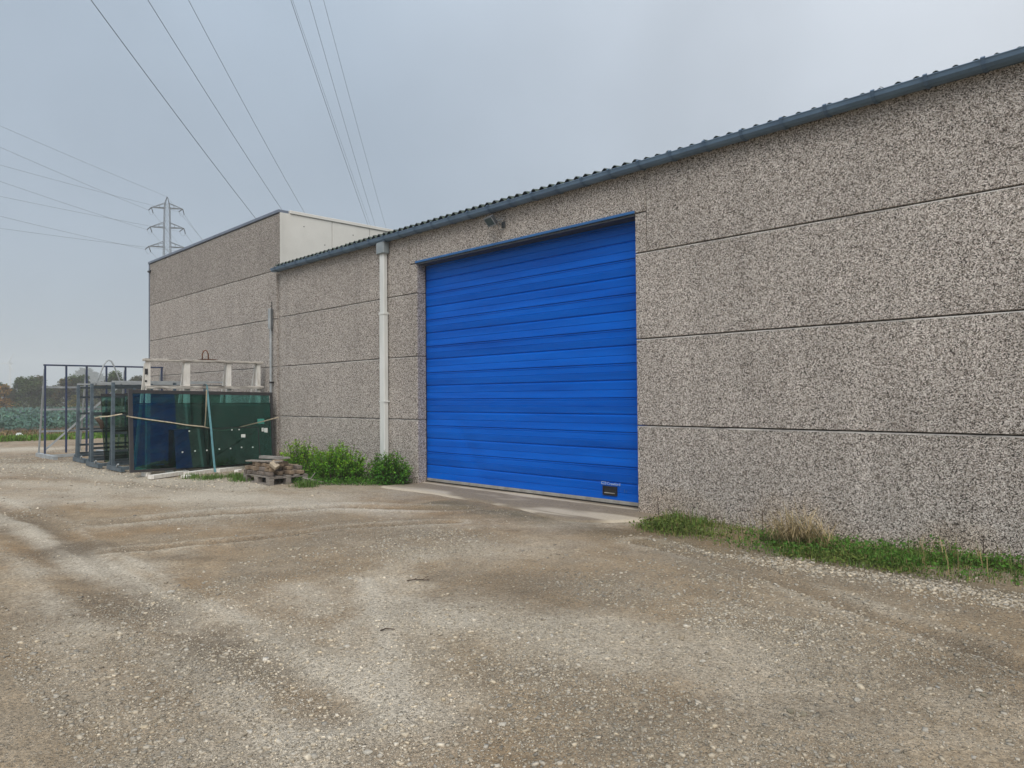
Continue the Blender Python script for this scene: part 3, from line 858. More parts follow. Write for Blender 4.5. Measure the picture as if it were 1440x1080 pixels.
# eaves gutter (falls slightly towards the downpipe) with strap brackets
def gut_z(x): return .0 if x < -9 else (x + 9) * .0078
prof = [(8.300, 4.800), (8.300, 4.752), (8.275, 4.728), (8.215, 4.718), (8.165, 4.726), (8.132, 4.752), (8.122, 4.785), (8.112, 4.800), (8.122, 4.808),
        (8.132, 4.800), (8.140, 4.758), (8.170, 4.737), (8.215, 4.730), (8.265, 4.739), (8.290, 4.759), (8.290, 4.800)]
def gutter_run(xs, pr, cap=True):
    mb = MB(); n = len(pr)
    vs = [(x, y, z + gut_z(x)) for x in xs for (y, z) in pr]
    fs = []
    for i in range(len(xs) - 1):
        for k_ in range(n):
            fs.append((i * n + k_, (i + 1) * n + k_, (i + 1) * n + (k_ + 1) % n, i * n + (k_ + 1) % n))
    mb.add(vs, fs)
    if cap:
        mb.add([(xs[0], y, z + gut_z(xs[0])) for (y, z) in pr[:9]], [tuple(range(9))])
        mb.add([(xs[-1], y, z + gut_z(xs[-1])) for (y, z) in pr[:9]], [tuple(reversed(range(9)))])
    return mb
gut = kid(gutter_run([-16.62, -9, 6.6], prof).build('gutter', M['gutter'], smooth=False), wh)
outer = [(8.302, 4.80), (8.303, 4.746), (8.280, 4.716), (8.215, 4.706), (8.155, 4.714), (8.120, 4.748), (8.105, 4.785), (8.095, 4.805), (8.118, 4.824)]
inner = [(8.123, 4.812), (8.110, 4.802), (8.118, 4.785), (8.130, 4.752), (8.163, 4.724), (8.215, 4.715), (8.276, 4.725), (8.299, 4.750), (8.299, 4.80)]
xb = -16.4
while xb < 6.5:
    o = gutter_run([xb, xb + .038], outer + inner, False).build('gutter_bracket', M['bracket'])
    o.parent = gut
    o.matrix_parent_inverse = Matrix.Translation(-wh.location) @ Matrix.Identity(4)
    o.matrix_parent_inverse = gut.matrix_parent_inverse.copy()
    o.matrix_parent_inverse = Matrix.Identity(4)
    xb += .505
# board behind the gutter
kid(MB().box(-16.45, 6.55, 8.303, 8.309, 4.79, 4.835).build('fascia', M['gutter']), wh)

# downpipe: square white pipe with zinc hopper head
dp = kid(MB().box(-12.080, -11.915, WY - .125, WY - .02, .12, 3.30, .012).build('downpipe', M['pipe']), wh)
for nm, mbb, mt_ in (('upper_pipe', MB().box(-12.073, -11.922, WY - .118, WY - .026, 3.31, 4.50, .012), 'pipe'),
                     ('hopper_head', MB().box(-12.130, -11.870, WY - .16, WY - .015, 4.49, 4.72, .012), 'hopper'),
                     ('pipe_collar', MB().box(-12.090, -11.905, WY - .133, WY - .012, 3.28, 3.33, .006), 'pipe'),
                     ('pipe_bracket', MB().box(-12.095, -11.900, WY - .13, WY - .003, 1.55, 1.58), 'pipe')):
    mbb.build(nm, M[mt_], dp)

# sectional door -----------------------------------------------------------------
DX0, DX1, DY = -11.08, -5.90, WY + .235
door = kid(MB().box(DX0, DX1, DY + .085, DY + .11, .03, 4.30).build('sectional_door', M['door_dark']), wh)
# profile of one section, bottom to top (height, set-back)
H = .502
PROF = [(0.000, .013), (0.004, .006), (0.009, .0), (0.112, .013), (0.121, .018), (0.124, .011), (0.232, .013), (0.257, .034), (0.262, .0345), (0.270, .0145),
        (0.373, .0), (0.380, .007), (0.383, .001), (0.466, .0015), (0.470, .0095), (0.474, .0095), (0.478, .0015), (0.494, .0015), (0.4985, .013)]
def door_panel(k, z0):
    NXP = 60
    ztop = 4.26
    vs = []; fs = []
    pr = [(h, s) for (h, s) in PROF if z0 + h <= ztop]
    for (h, s) in pr:
        for i in range(NXP + 1):
            x = DX0 + (DX1 - DX0) * i / NXP
            z = z0 + h
            wob = .006 * (float(vnoise(x * 1.3 + k * 9, k * 3.7 + h * 2, 300)) - .5) + .002 * (float(vnoise(x * 4 + k * 5, h * 6, 301)) - .5)
            dent = 0
            if k < 3:                                  # the creased dent near the lower left of the door
                t_ = (z - .25) / 1.0
                xd = -9.55 - .62 * t_ if True else 0
                amp_ = .030 * max(0, 1 - abs(t_ - .45) / .75)
                dent = amp_ * math.exp(-((x - xd) / .22) ** 2) + amp_ * .4 * math.exp(-((x - xd - .7) / .6) ** 2)
            vs.append((x, DY + s + wob + dent * (1 if s < .02 else .6), z))
    n = NXP + 1
    for j in range(len(pr) - 1):
        for i in range(NXP):
            fs.append((j * n + i, j * n + i + 1, (j + 1) * n + i + 1, (j + 1) * n + i))
    mb = MB(); mb.add(vs, fs)
    return mb.build('door_panel', M['door'], door)
for k in range(9):
    door_panel(k, .125 + H * k - .075 + .05)
MB().box(DX0, DX1, DY - .012, DY + .02, .055, .104, .004).build('bottom_rail', M['alu'], door)
MB().box(DX0, DX1, DY - .004, DY + .02, .022, .054).build('rubber_seal', M['door_dark'], door)
for x0, x1 in ((-11.075, -11.005), (-5.975, -5.905)):
    MB().box(x0 + .03, x1 - .015, DY - .028, DY - .006, .03, 4.18).build('guide_seal', M['door_dark'], door)
# handle recess with step, low on the right
hd = MB()
hd.box(-6.775, -6.755, DY - .012, DY + .01, .165, .30).box(-6.535, -6.515, DY - .012, DY + .01, .165, .30).box(-6.755, -6.535, DY - .012, DY + .01, .165, .18).box(-6.755, -6.535, DY - .012, DY + .01, .285, .30)
hd.box(-6.755, -6.535, DY - .004, DY - .001, .18, .285)
hnd = hd.build('handle', M['black'], door)
MB().box(-6.74, -6.55, DY - .016, DY - .005, .195, .207).build('grip', M['alu'], hnd)
def text_part(txt, size, x, y, z, mt_, par, name, ext=.0015):
    cu = bpy.data.curves.new(name, 'FONT'); cu.body = txt; cu.size = size; cu.extrude = ext
    ob = bpy.data.objects.new(name, cu); COL.objects.link(ob)
    bpy.context.view_layer.update()
    me = bpy.data.meshes.new_from_object(ob.evaluated_get(bpy.context.evaluated_depsgraph_get()))
    bpy.data.objects.remove(ob)
    me.materials.clear(); me.materials.append(mt_)
    o = bpy.data.objects.new(name, me); COL.objects.link(o)
    o.location = (x, y, z); o.rotation_euler = (math.pi / 2, 0, 0)
    o.parent = par
    return o
text_part('Crawford', .062, -6.695, DY - .006, .318, M['print'], door, 'maker_lettering')
lb = MB(); lb.box(-6.80, -6.71, DY - .008, DY - .004, .352, .360).box(-6.80, -6.71, DY - .008, DY - .004, .322, .330).box(-6.80, -6.793, DY - .008, DY - .004, .33, .352).box(-6.717, -6.71, DY - .008, DY - .004, .33, .352)
lb.build('maker_emblem', M['print'], door)
text_part('2.1', .055, -6.39, DY - .006, .235, M['flash'], door, 'door_number')
# blue flashing over the opening and its dark soffit
kid(MB().box(-11.03, -5.97, WY - .022, WY - .003, 4.182, 4.222, .004).build('door_flashing', M['flash']), wh)
kid(MB().box(-11.0, -5.98, WY - .002, WY + .225, 4.150, 4.179).build('soffit', M['lamp_dark']), wh)

# ------------------------------------------------------------------ tall hall beside it
th = empty('tall_hall', (-21, 8.6, 0), 'tall flat-roofed hall of pebble concrete with a white clad side wall', 'building')
TR = (-.25, 1.224, 2.424, 3.61, 4.80, 6.19)
for k in range(5):
    kid(panel(-25.72, -16.66 if k < 4 else -16.475, TR[k], TR[k + 1], mat='aggregate_old' if k == 4 else 'aggregate'), th)
kid(MB().box(-16.70, -16.44, WY + .05, WY + .18, -.3, 4.79).build('corner_fill', M['aggregate_old']), th)
kid(MB().box(-25.6, -16.71, WY + .19, WY + .40, -.3, 6.15).box(-25.6, -25.4, WY + .41, 24, -.3, 6.15).box(-25.39, -16.6, 23.8, 24, -.3, 6.15).build('wall_core', M['joint']), th)
kid(MB().box(-25.80, -16.50, WY - .03, WY + .24, 6.19, 6.265, .006).build('coping', M['grey_trim']), th)
kid(MB().box(-25.79, -25.725, WY - .012, WY + .22, -.2, 6.186).build('corner_trim', M['grey_trim']), th)
kid(MB().box(-25.39, -16.62, WY + .41, 23.79, 6.05, 6.12).build('flat_roof', M['joint']), th)
kid(MB().box(-25.90, -25.80, WY + .0, WY + .05, 5.92, 5.97).box(-25.80, -25.55, WY - .05, WY - .004, 5.92, 5.96).build('overflow_spout', M['lamp_dark']), th)
yj = [WY + .005, 9.73, 10.87, 12.01, 13.15, 14.3, 15.4, 16.6, 17.7]
for a_, b_ in zip(yj[:-1], yj[1:]):
    pnl = kid(MB().box(-16.555, -16.455, a_ + .006, b_ - .006, 4.70, 6.185, .004).build('cladding_panel', M['white_clad']), th)
    for (dy, dz) in ((.62, 5.93), (.9 if a_ > 9 else 1.2, 5.55)):
        f_ = MB().tube([(-16.459, a_ + dy, dz), (-16.449, a_ + dy, dz)], .014, 6).build('fixing', M['black'])
        f_.parent = pnl
kid(MB().box(-16.57, -16.425, WY + .245, 17.8, 6.19, 6.27, .006).build('cladding_cap', M['white_clad']), th)
kid(MB().box(-16.452, -16.43, WY + .21, 17.8, 4.86, 4.955).build('roof_flashing', M['white_clad']), th)
kid(MB().box(-16.472, -16.44, WY - .006, WY + .055, 4.87, 6.18).build('corner_angle', M['white_clad']), th)
# thin service pipe on the hall's front
sp_ = kid(MB().tube([(-16.84, WY - .07, .4), (-16.84, WY - .07, 3.42)], .03, 8).build('service_pipe', M['steel_pale']), th)
MB().box(-16.90, -16.80, WY - .115, WY - .03, 3.36, 3.86, .008).build('pipe_head', M['steel_pale'], sp_)
MB().tube([(-16.80, WY - .06, 3.3), (-16.80, WY - .06, 4.02)], .013, 6).build('rod', M['black'], sp_)
MB().box(-16.88, -16.80, WY - .10, WY - .002, 2.02, 2.06).build('pipe_clip', M['black'], sp_)

# ------------------------------------------------------------------ floodlight above the door
fl_ = empty('floodlight', (-8.61, WY, 4.50), 'small grey floodlight tilted down on the wall above the blue door', 'floodlight')
def flpart(mbx, name, mat, rot=None, loc=(0, 0, 0)):
    o = mbx.build(name, M[mat], fl_)
    o.location = loc
    if rot: o.rotation_euler = rot
    return o
rot = (math.radians(40), 0, math.radians(-12))
hl = (-.16, -.30, .06)
h_ = MB()
h_.box(-.17, .17, -.03, .06, -.12, .12, .014)
for i in range(5): h_.box(-.13 + i * .06, -.12 + i * .06, .06, .09, -.1, .1)
ho = flpart(h_, 'housing', 'lamp_dark', rot, hl)
fr_ = MB().box(-.175, .175, -.042, -.031, .095, .125).box(-.175, .175, -.042, -.031, -.125, -.095).box(-.175, -.15, -.042, -.031, -.095, .095).box(.15, .175, -.042, -.031, -.095, .095)
o = fr_.build('bezel', M['lamp'], ho)
o = MB().box(-.149, .149, -.038, -.031, -.094, .094).build('lens', M['lens'], ho)
flpart(MB().bar((-.34, -.28, .08), (-.34, -.12, .12), .03, .012).bar((.02, -.24, .05), (.02, -.08, .1), .03, .012).bar((-.34, -.10, .12), (.02, -.08, .1), .03, .012).bar((-.10, -.09, .11), (.0, -.01, .0), .03, .02), 'bracket', 'lamp')
flpart(MB().box(-.05, .06, -.045, -.003, -.09, .06, .006), 'wall_plate', 'lamp_dark')
flpart(MB().tube([(-.05, -.16, .02), (-.03, -.14, -.10), (0, -.08, -.15), (.03, -.03, -.12), (.04, -.015, -.05)], .008, 6), 'cable', 'lamp')

fl_.scale = (.68, .68, .68)
# ------------------------------------------------------------------ steel glass racks standing in the yard
def steel_rack(X0, y0, lab):
    r = empty('glass_rack', (X0, y0, 0), lab, 'glass rack', 'steel racks for glass sheets')
    LN = 2.75
    for yy in (0, LN * .5, LN):
        MB().box(-.032, .032, yy - .032, yy + .032, .13, 2.05).build('post', M['steel'], r)
        MB().bar((-.20, yy, .13), (-.05, yy, 1.95), .035).build('brace', M['steel'], r)
        MB().box(-.34, .72, yy - .045, yy + .045, .02, .125).build('foot', M['steel'], r)
    for z in (1.72, 1.29, .87, .46, .24):
        MB().box(-.03, .03, .045, LN - .045, z - .026, z + .026).build('rung', M['steel_dark'], r)
    MB().box(-.04, .04, -.02, LN + .02, 2.052, 2.09).build('top_rail', M['steel_pale'], r)
    MB().box(-.03, .03, .045, LN - .045, 1.95, 2.0).build('rung', M['steel_dark'], r)
    MB().box(-.34, -.27, -.02, LN + .02, .128, .19).build('base_rail', M['steel'], r)
    MB().box(.52, .60, .055, LN - .055, .05, .12).build('base_rail', M['steel'], r)
    MB().bar((.45, -.05, .126), (.70, -.09, .20), .03).build('stop_peg', M['steel_pale'], r)
    return r
rk = steel_rack(-18.5, 5.18, 'steel glass rack nearest the camera, end post beside the framed dark glass')
for (x_, y_, lab) in ((-19.95, 5.11, 'middle steel glass rack, holding the green sheet with the black top edge'), (-21.8, 5.26, 'rearmost ladder-like steel glass rack, next to the tall blue frame')):
    c = copy_tree(rk); c.location = (x_, y_, 0); c['label'] = lab
# bent lifting hoop on the middle rack
hp = MB().tube([at_x(px, py, -19.95) for px, py in ((135, 541), (140, 528), (146, 513), (149.5, 508), (153, 506.5), (156.5, 508), (160, 514), (166, 529), (171, 541))], .018, 6)
tag(hp.build('lifting_hoop', M['steel_pale'], smooth=True, origin=(-19.95, 6.3, 2.05)), 'thin grey lifting hoop arching above the steel racks', 'hoop')

# tall blue frame rack
br = empty('blue_frame_rack', (-24.2, 5.0, 0), 'tall open blue steel frame standing behind the other racks', 'frame rack')
LB = 3.18
for k in range(7):
    y_ = .0 + LB * k / 6
    MB().box(-.023, .023, y_ - .023, y_ + .023, .12, 2.64).build('post', M['blue_steel'], br)
for k in range(0, 7, 2):
    y_ = .0 + LB * k / 6
    MB().bar((-.75, y_, .10), (-.06, y_, 2.55), .042).build('rear_post', M['steel_pale'], br)
MB().box(-.035, .035, -.04, LB + .04, 2.642, 2.685).build('top_rail', M['blue_steel'], br)
for z, xo in ((2.03, -.21), (1.38, -.40), (.74, -.58)):
    MB().box(xo - .03, xo + .03, -.03, LB + .03, z - .028, z + .028).build('rail', M['steel_pale'], br)
MB().bar((-.70, .12, .16), (-.20, 1.95, 2.02), .055).build('diagonal_brace', M['steel_pale'], br)
for y_ in (0, LB * .5, LB):
    MB().box(-.85, 1.2, y_ - .06, y_ + .06, .0, .11, .005).build('foot', M['steel_pale'], br)
MB().box(.25, .33, .065, LB * .5 - .065, .02, .10).build('base_rail', M['steel_pale'], br)

# green sheet in the middle rack
def pane(name, X0, y0, y1, z0, z1, lean, mat, th_=.014, X1=None):
    """an upright sheet running along Y, leaning by `lean` metres at the top"""
    X1 = X0 if X1 is None else X1
    mb = MB()
    vs = []
    for (xa, ya) in ((X0, y0), (X1, y1)):
        for (dz, dx) in ((z0, 0), (z1, -lean)):
            vs += [(xa + dx, ya, dz), (xa + dx - th_, ya, dz)]
    mb.add(vs, [(0, 4, 6, 2), (1, 3, 7, 5), (0, 2, 3, 1), (4, 5, 7, 6), (2, 6, 7, 3), (0, 1, 5, 4)])
    return mb
gs = empty('green_glass_sheet', (-19.55, 5.3, .13), 'green glass sheet with black top edge leaning in the middle rack', 'glass sheet')
def rel(mb, o_):
    mb.v = [tuple(Vector(v) - Vector(o_)) for v in mb.v]
    return mb
rel(pane('sheet', -19.52, 5.28, 7.75, .13, 1.80, .30, 'glass_green'), gs.location).build('sheet', M['glass_green'], gs)
rel(pane('edge', -19.80, 5.28, 7.75, 1.725, 1.80, .013, 'black', .03), gs.location).build('top_edge', M['black'], gs)
rel(MB().bar((-19.51, 5.275, .13), (-19.82, 5.275, 1.72), .018, .012), gs.location).build('side_edge', M['black'], gs)
# second sheet, standing in the nearest rack
gs2 = empty('dark_glass_sheet', (-18.1, 5.5, .13), 'dark green glass sheet leaning in the nearest steel rack', 'glass sheet')
rel(pane('sheet', -18.08, 5.40, 7.8, .13, 1.80, .30, 'glass_green'), gs2.location).build('sheet', M['glass_green'], gs2)
rel(pane('edge', -18.36, 5.40, 7.8, 1.735, 1.80, .013, 'black', .03), gs2.location).build('top_edge', M['black'], gs2)

# white timber A-frame
wf = empty('trestle_stand', (-17.2, 5.5, 0), 'white painted timber frame with peeling rails behind the dark glass', 'timber frame')
WX, Y0f, LNf = 0, 0, 2.62
ysx = (0.02, .86, 1.84, 2.58)
for i, y_ in enumerate(ysx):
    w_ = (.08, .125, .10, .085)[i]
    MB().box(-.05, .05, y_ - w_ / 2, y_ + w_ / 2, .10, 2.50).build('post', M['white_wood'], wf)
    MB().bar((-.85, y_ - .02, .10), (-.08, y_ - .02, 2.46), .055, .055).build('rear_leg', M['white_wood'], wf)
    MB().box(-.95, .10, y_ - .05, y_ + .05, .02, .095).build('foot', M['white_wood'], wf)
tr_ = MB().box(-.09, .09, -.07, LNf + .06, 2.502, 2.560, .006).build('top_rail', M['rail_wood'], wf)
MB().box(.052, .11, -.05, LNf + .06, 1.885, 1.955, .004).build('rail', M['rail_wood'], wf)
for z in (1.2, .5):
    MB().box(.052, .10, -.05, LNf + .06, z - .05, z + .05).build('rail', M['rail_wood'], wf)
MB().box(.051, .062, -.06, .0, 2.20, 2.33).build('iron_plate', M['black'], wf)
MB().box(.051, .062, -.06, -.02, 2.03, 2.075).build('iron_plate', M['black'], wf)
lr = MB().tube([(0, 1.22, 2.567), (0, 1.22, 2.70), (0, 1.25, 2.77), (0, 1.29, 2.795), (0, 1.33, 2.77), (0, 1.36, 2.70), (0, 1.36, 2.567)], .014, 6)
MB().add([(-.095, 1.12, 2.569), (.095, 1.12, 2.569), (.095, 1.55, 2.569), (-.095, 1.55, 2.569), (-.095, 1.18, 2.582), (.095, 1.18, 2.582), (.095, 1.48, 2.582), (-.095, 1.48, 2.582)],
         [(4, 5, 6, 7), (0, 1, 5, 4), (1, 2, 6, 5), (2, 3, 7, 6), (3, 0, 4, 7)]).build('rust_plate', M['rust'], wf)
lr.build('lifting_ring', M['rust'], wf, True)

# big framed dark glass in front (stands on white timbers)
A_ = Vector((-16.45, 4.94, 0)); B_ = Vector((-16.55, 8.18, 0))
fg = empty('framed_glass_unit', A_, 'large dark glass unit with grey frame standing on white timbers', 'glass unit')
rel(pane('sheet', -16.47, 5.0, 8.12, .17, 1.79, .12, 'glass', X1=-16.57), A_).build('glass_pane', M['glass'], fg)
def fbar(p, q, w, h): return rel(MB().bar(p, q, w, h), A_)
fbar((-16.45, 4.965, .11), (-16.575, 4.965, 1.86), .06, .075).build('stile', M['dkframe'], fg)
fbar((-16.55, 8.16, .10), (-16.67, 8.16, 1.79), .06, .04).build('stile', M['dkframe'], fg)
fbar((-16.565, 5.005, 1.815), (-16.665, 8.138, 1.755), .06, .075).build('top_rail', M['dkframe'], fg)
fbar((-16.455, 5.005, .135), (-16.555, 8.138, .105), .06, .05).build('bottom_rail', M['dkframe'], fg)
# second unit behind it, lower and shifted towards the wall
g2 = empty('glass_unit', (-16.66, 5.05, .12), 'lower dark glass unit right behind the framed one, black top edge', 'glass unit')
rel(pane('sheet', -16.66, 5.06, 8.22, .12, 1.535, .10, 'glass_dark', X1=-16.66), g2.location).build('glass_pane', M['glass_dark'], g2)
rel(MB().bar((-16.775, 5.05, 1.555), (-16.775, 8.22, 1.53), .03, .03), g2.location).build('top_edge', M['black'], g2)
# third sheet in the stack
g3 = empty('glass_unit', (-16.86, 5.05, .12), 'darkest glass sheet at the back of the front stack, before the timber frame', 'glass unit')
rel(pane('sheet', -16.82, 5.65, 8.1, .12, 1.45, .12, 'glass_dark'), g3.location).build('glass_pane', M['glass_dark'], g3)
rel(MB().bar((-16.955, 5.65, 1.46), (-16.955, 8.1, 1.46), .03, .025), g3.location).build('top_edge', M['black'], g3)
# small sheet leaning in front
g4 = empty('small_glass_sheet', (-16.2, 5.9, .12), 'smaller dark glass sheet with white pads leaning on the big unit', 'glass sheet')
ps_ = rel(pane('sheet', -16.28, 5.80, 7.72, .14, .99, .13, 'glass_dark', .012, X1=-16.30), g4.location)
ps_.build('glass_pane', M['glass_dark'], g4)
rel(MB().bar((-16.42, 5.80, .985), (-16.43, 7.72, .975), .016, .016), g4.location).build('top_edge', M['black'], g4)
rel(MB().bar((-16.30, 7.715, .14), (-16.43, 7.715, .97), .016, .016), g4.location).build('side_edge', M['black'], g4)
pads = [(5.95, .49), (6.22, .50), (6.48, .50), (6.76, .51), (7.02, .51), (7.28, .52), (7.55, .51), (6.12, .94), (7.08, .93), (7.25, .93)]
for (y_, z_) in pads:
    xp = -16.28 - .13 * (z_ - .14) / .85 + .004 - (y_ - 5.8) * .0104
    rel(MB().box(xp, xp + .012, y_ - .013, y_ + .013, z_ - .013, z_ + .013), g4.location).build('cork_pad', M['sticker'], g4)
xp = -16.34
rel(MB().box(-16.393, -16.389, 7.29, 7.39, .72, .82), g4.location).build('sticker', M['sticker'], g4)
def on_big(y_, z_): return -16.47 - .0321 * (y_ - 5.0) - .12 * (z_ - .17) / 1.62
for (y_, z_, w_, h__, mt_) in ((8.0, .88, .09, .11, 'sticker'), (7.92, .90, .05, .09, 'sticker'), (7.88, 1.10, .17, .12, 'sticker_teal')):
    x_ = on_big(y_, z_) + (.004 if w_ > .1 else .002)
    rel(MB().box(x_ - .002, x_ + .002, y_ - w_ / 2, y_ + w_ / 2, z_ - h__ / 2, z_ + h__ / 2), A_).build('sticker', M[mt_], fg)
# straps
def ribbon(pts, w, mat, name, label, twist=0.0):
    mb = MB(); vs = []; fs = []
    P = [Vector(p) for p in pts]
    for i, p in enumerate(P):
        d = (P[min(i + 1, len(P) - 1)] - P[max(i - 1, 0)]).normalized()
        s = d.cross(Vector((1, 0, 0))).normalized()
        s = (s + Vector((1, 0, 0)) * math.sin(i * twist) * .8).normalized()
        n_ = d.cross(s).normalized() * .002
        vs += [p + s * w / 2 + n_, p - s * w / 2 + n_, p - s * w / 2 - n_, p + s * w / 2 - n_]
    for i in range(len(P) - 1):
        for k_ in range(4):
            fs.append((i * 4 + k_, i * 4 + (k_ + 1) % 4, (i + 1) * 4 + (k_ + 1) % 4, (i + 1) * 4 + k_))
    mb.add(vs, fs)
    o = mb.build(name, M[mat], origin=P[0])
    return tag(o, label, 'strap')
def pv(px, py, X): return at_x(px, py, X)
ribbon([pv(178, 585, -16.42), pv(186, 586.5, -16.43), pv(210, 590, -16.46), pv(240, 594, -16.47), pv(262, 597.5, -16.49), pv(287, 600, -16.50), pv(300, 604, -16.51), pv(313, 606, -16.52), pv(330, 602.5, -16.55), pv(350, 597.5, -16.57), pv(372, 592, -16.585), pv(392, 586.5, -16.56)],
       .026, 'strap', 'lashing_strap', 'loose cream strap sagging across the front of the dark glass', .6)
ribbon([pv(291, 541, -17.08), pv(291.5, 547, -16.60), pv(293, 565, -16.52), pv(297, 605, -16.36), pv(300, 640, -16.22), pv(302.5, 664, -16.12)], .045, 'strap_teal', 'lashing_strap', 'teal strap hanging straight down over the dark glass')
ribbon([pv(290.5, 548, -16.56), pv(290, 570, -16.52), pv(289, 590, -16.5), pv(288, 600, -16.485)], .03, 'strap', 'lashing_strap', 'short cream strap end hanging beside the teal strap', .5)
ribbon([pv(133, 588, -18.6), pv(140, 586, -18.45), pv(152, 585.5, -18.40), pv(166, 583, -18.38), pv(172, 582, -18.36)], .03, 'strap', 'lashing_strap', 'faded strap tied round the end post of the nearest steel rack', .4)
rg = MB().tube([pv(134, 588, -18.75), pv(138, 590, -18.7), pv(142, 594, -18.7), pv(143.5, 600, -18.7), pv(142.5, 604, -18.72)], .05, 7, taper=[.5, 1, 1.1, .9, .3])
tag(rg.build('rag', M['twig'], smooth=True, origin=pv(138, 590, -18.7)), 'dark brown rag hanging between the rack end posts', 'rag')
# white timbers under the glass
for k, (pa, pb) in enumerate((((212, 671), (262, 664)), ((262, 666.5), (312, 660)), ((305, 662), (352, 655.5)))):
    a3 = gpt(*pa, .045); b3 = gpt(*pb, .045)
    o = MB().bar(a3, b3, .16, .075).build('timber', M['white_wood'], origin=a3)
    tag(o, ('white timber under the left end of the dark glass', 'white timber under the middle of the dark glass', 'white timber under the glass next to the brick pallet')[k], 'timber', 'white timbers under the glass')
for k, (px, py) in enumerate(((205, 670), (240, 666), (262, 672), (292, 660), (330, 655), (335, 664))):
    c3 = gpt(px, py, .0)
    o = MB().box(-.10, .10, -.05, .05, 0, .13 if k != 2 and k != 5 else .06, .008).build('wood_block', M['white_wood'])
    o.location = c3; o.rotation_euler = (0, 0, .3 + .4 * k)
    tag(o, ('white wooden block under the left corner of the dark glass', 'white wooden block on the left timber', 'low white block lying before the left timber', 'white wooden block on the middle timber',
            'white wooden block at the far end of the right timber', 'low white block lying before the right timber')[k], 'wood block', 'white blocks under the glass')

# ------------------------------------------------------------------ pallet with old bricks
PX0, PY0 = -14.09, 6.31
pl = empty('pallet', (PX0, PY0, 0), 'weathered wooden pallet carrying old bricks beside the green shrubs', 'pallet')
PW, PD = 1.12, .80
for j in range(3):
    yy = (0.0, .35, .70)[j]
    for i in range(3):
        xx = (0, .49, .98)[i]
        MB().box(xx, xx + .14, yy, yy + .10, .022, .115, .004).build('block', M['grey_wood'], pl)
    MB().box(0, PW, yy, yy + .10, 0, .0215).build('bottom_board', M['grey_wood'], pl)
for i in range(3):
    MB().box((0, .49, .98)[i], (0, .49, .98)[i] + .14, 0, PD, .1155, .136).build('stringer_board', M['grey_wood'], pl)
for j in range(5):
    y_ = j * .175
    MB().box(-.005, PW + .005, y_, y_ + .10, .1365, .158).build('deck_board', M['grey_wood'], pl)
bs = empty('brick_stack', (PX0, PY0, .159), 'untidy stack of old brown and grey bricks on the pallet', 'bricks')
def brick_mesh(mat, sx, sy, sz):
    bm = bmesh.new(); bmesh.ops.create_cube(bm, size=1)
    for v in bm.verts:
        v.co = Vector((v.co.x * sx * R.uniform(.93, 1.04), v.co.y * sy * R.uniform(.92, 1.05), v.co.z * sz * R.uniform(.94, 1.02)))
    bmesh.ops.bevel(bm, geom=bm.edges[:], offset=.008, segments=1, affect='EDGES')
    me = bpy.data.meshes.new('brick'); bm.to_mesh(me); bm.free(); me.materials.append(M[mat]); return me
bms = [brick_mesh(('brick', 'brick_grey', 'brick')[k % 3], .21, .105, .075) for k in range(6)]
bpale = brick_mesh('brick_pale', .17, .11, .09)
bflat = [brick_mesh('brick_grey', .30, .22, .075) for _ in range(2)]
def brick(me, x, y, z, rz, rx=0, ry=0):
    o = bpy.data.objects.new('brick', me); COL.objects.link(o); o.parent = bs
    o.location = (x, y, z); o.rotation_euler = (rx, ry, rz)
for lay in range(3):
    z_ = .040 + lay * .078
    n_across = 5 if lay < 2 else 4
    xw = (.0, .0, .05)[lay]
    for j in range(4 if lay < 2 else 3):
        y_ = .08 + j * (.21 if lay % 2 else .20) + R.uniform(-.01, .01) + .03 * lay
        i = 0; x_ = .13 + xw + .04 * lay + R.uniform(0, .04)
        while x_ < PW - .08 - .10 * lay:
            turn = R.random() < .4
            brick(R.choice(bms), x_ - (.05 if turn else 0), y_, z_ + R.uniform(0, .003), (math.pi / 2 if turn else 0) + R.gauss(0, .05))
            x_ += (.125 if turn else .225) + R.uniform(0, .03)
brick(bms[0], 1.02, .22, .27, .3)
brick(bpale, 1.09, .12, .215, .5, .5, .6)
brick(bms[2], .98, .13, .195, 1.2)
tp = .318 + .159
tag(MB().box(-.55, .55, -.07, .07, 0, .028, .004).build('board', M['grey_wood']), 'long grey weathered board lying across the brick stack', 'board').location = (PX0 + .60, PY0 + .14, tp - .068)
bd1 = bpy.data.objects['board']; bd1.rotation_euler = (.03, -.03, .10)
o = tag(MB().box(-.38, .38, -.13, .13, 0, .035, .004).box(-.38, .38, -.12, -.02, .037, .055).build('slat_board', M['board_pale']), 'short pale grey board on top of the brick stack', 'board')
o.location = (PX0 + .48, PY0 + .42, tp - .030); o.rotation_euler = (0, -.02, .05)

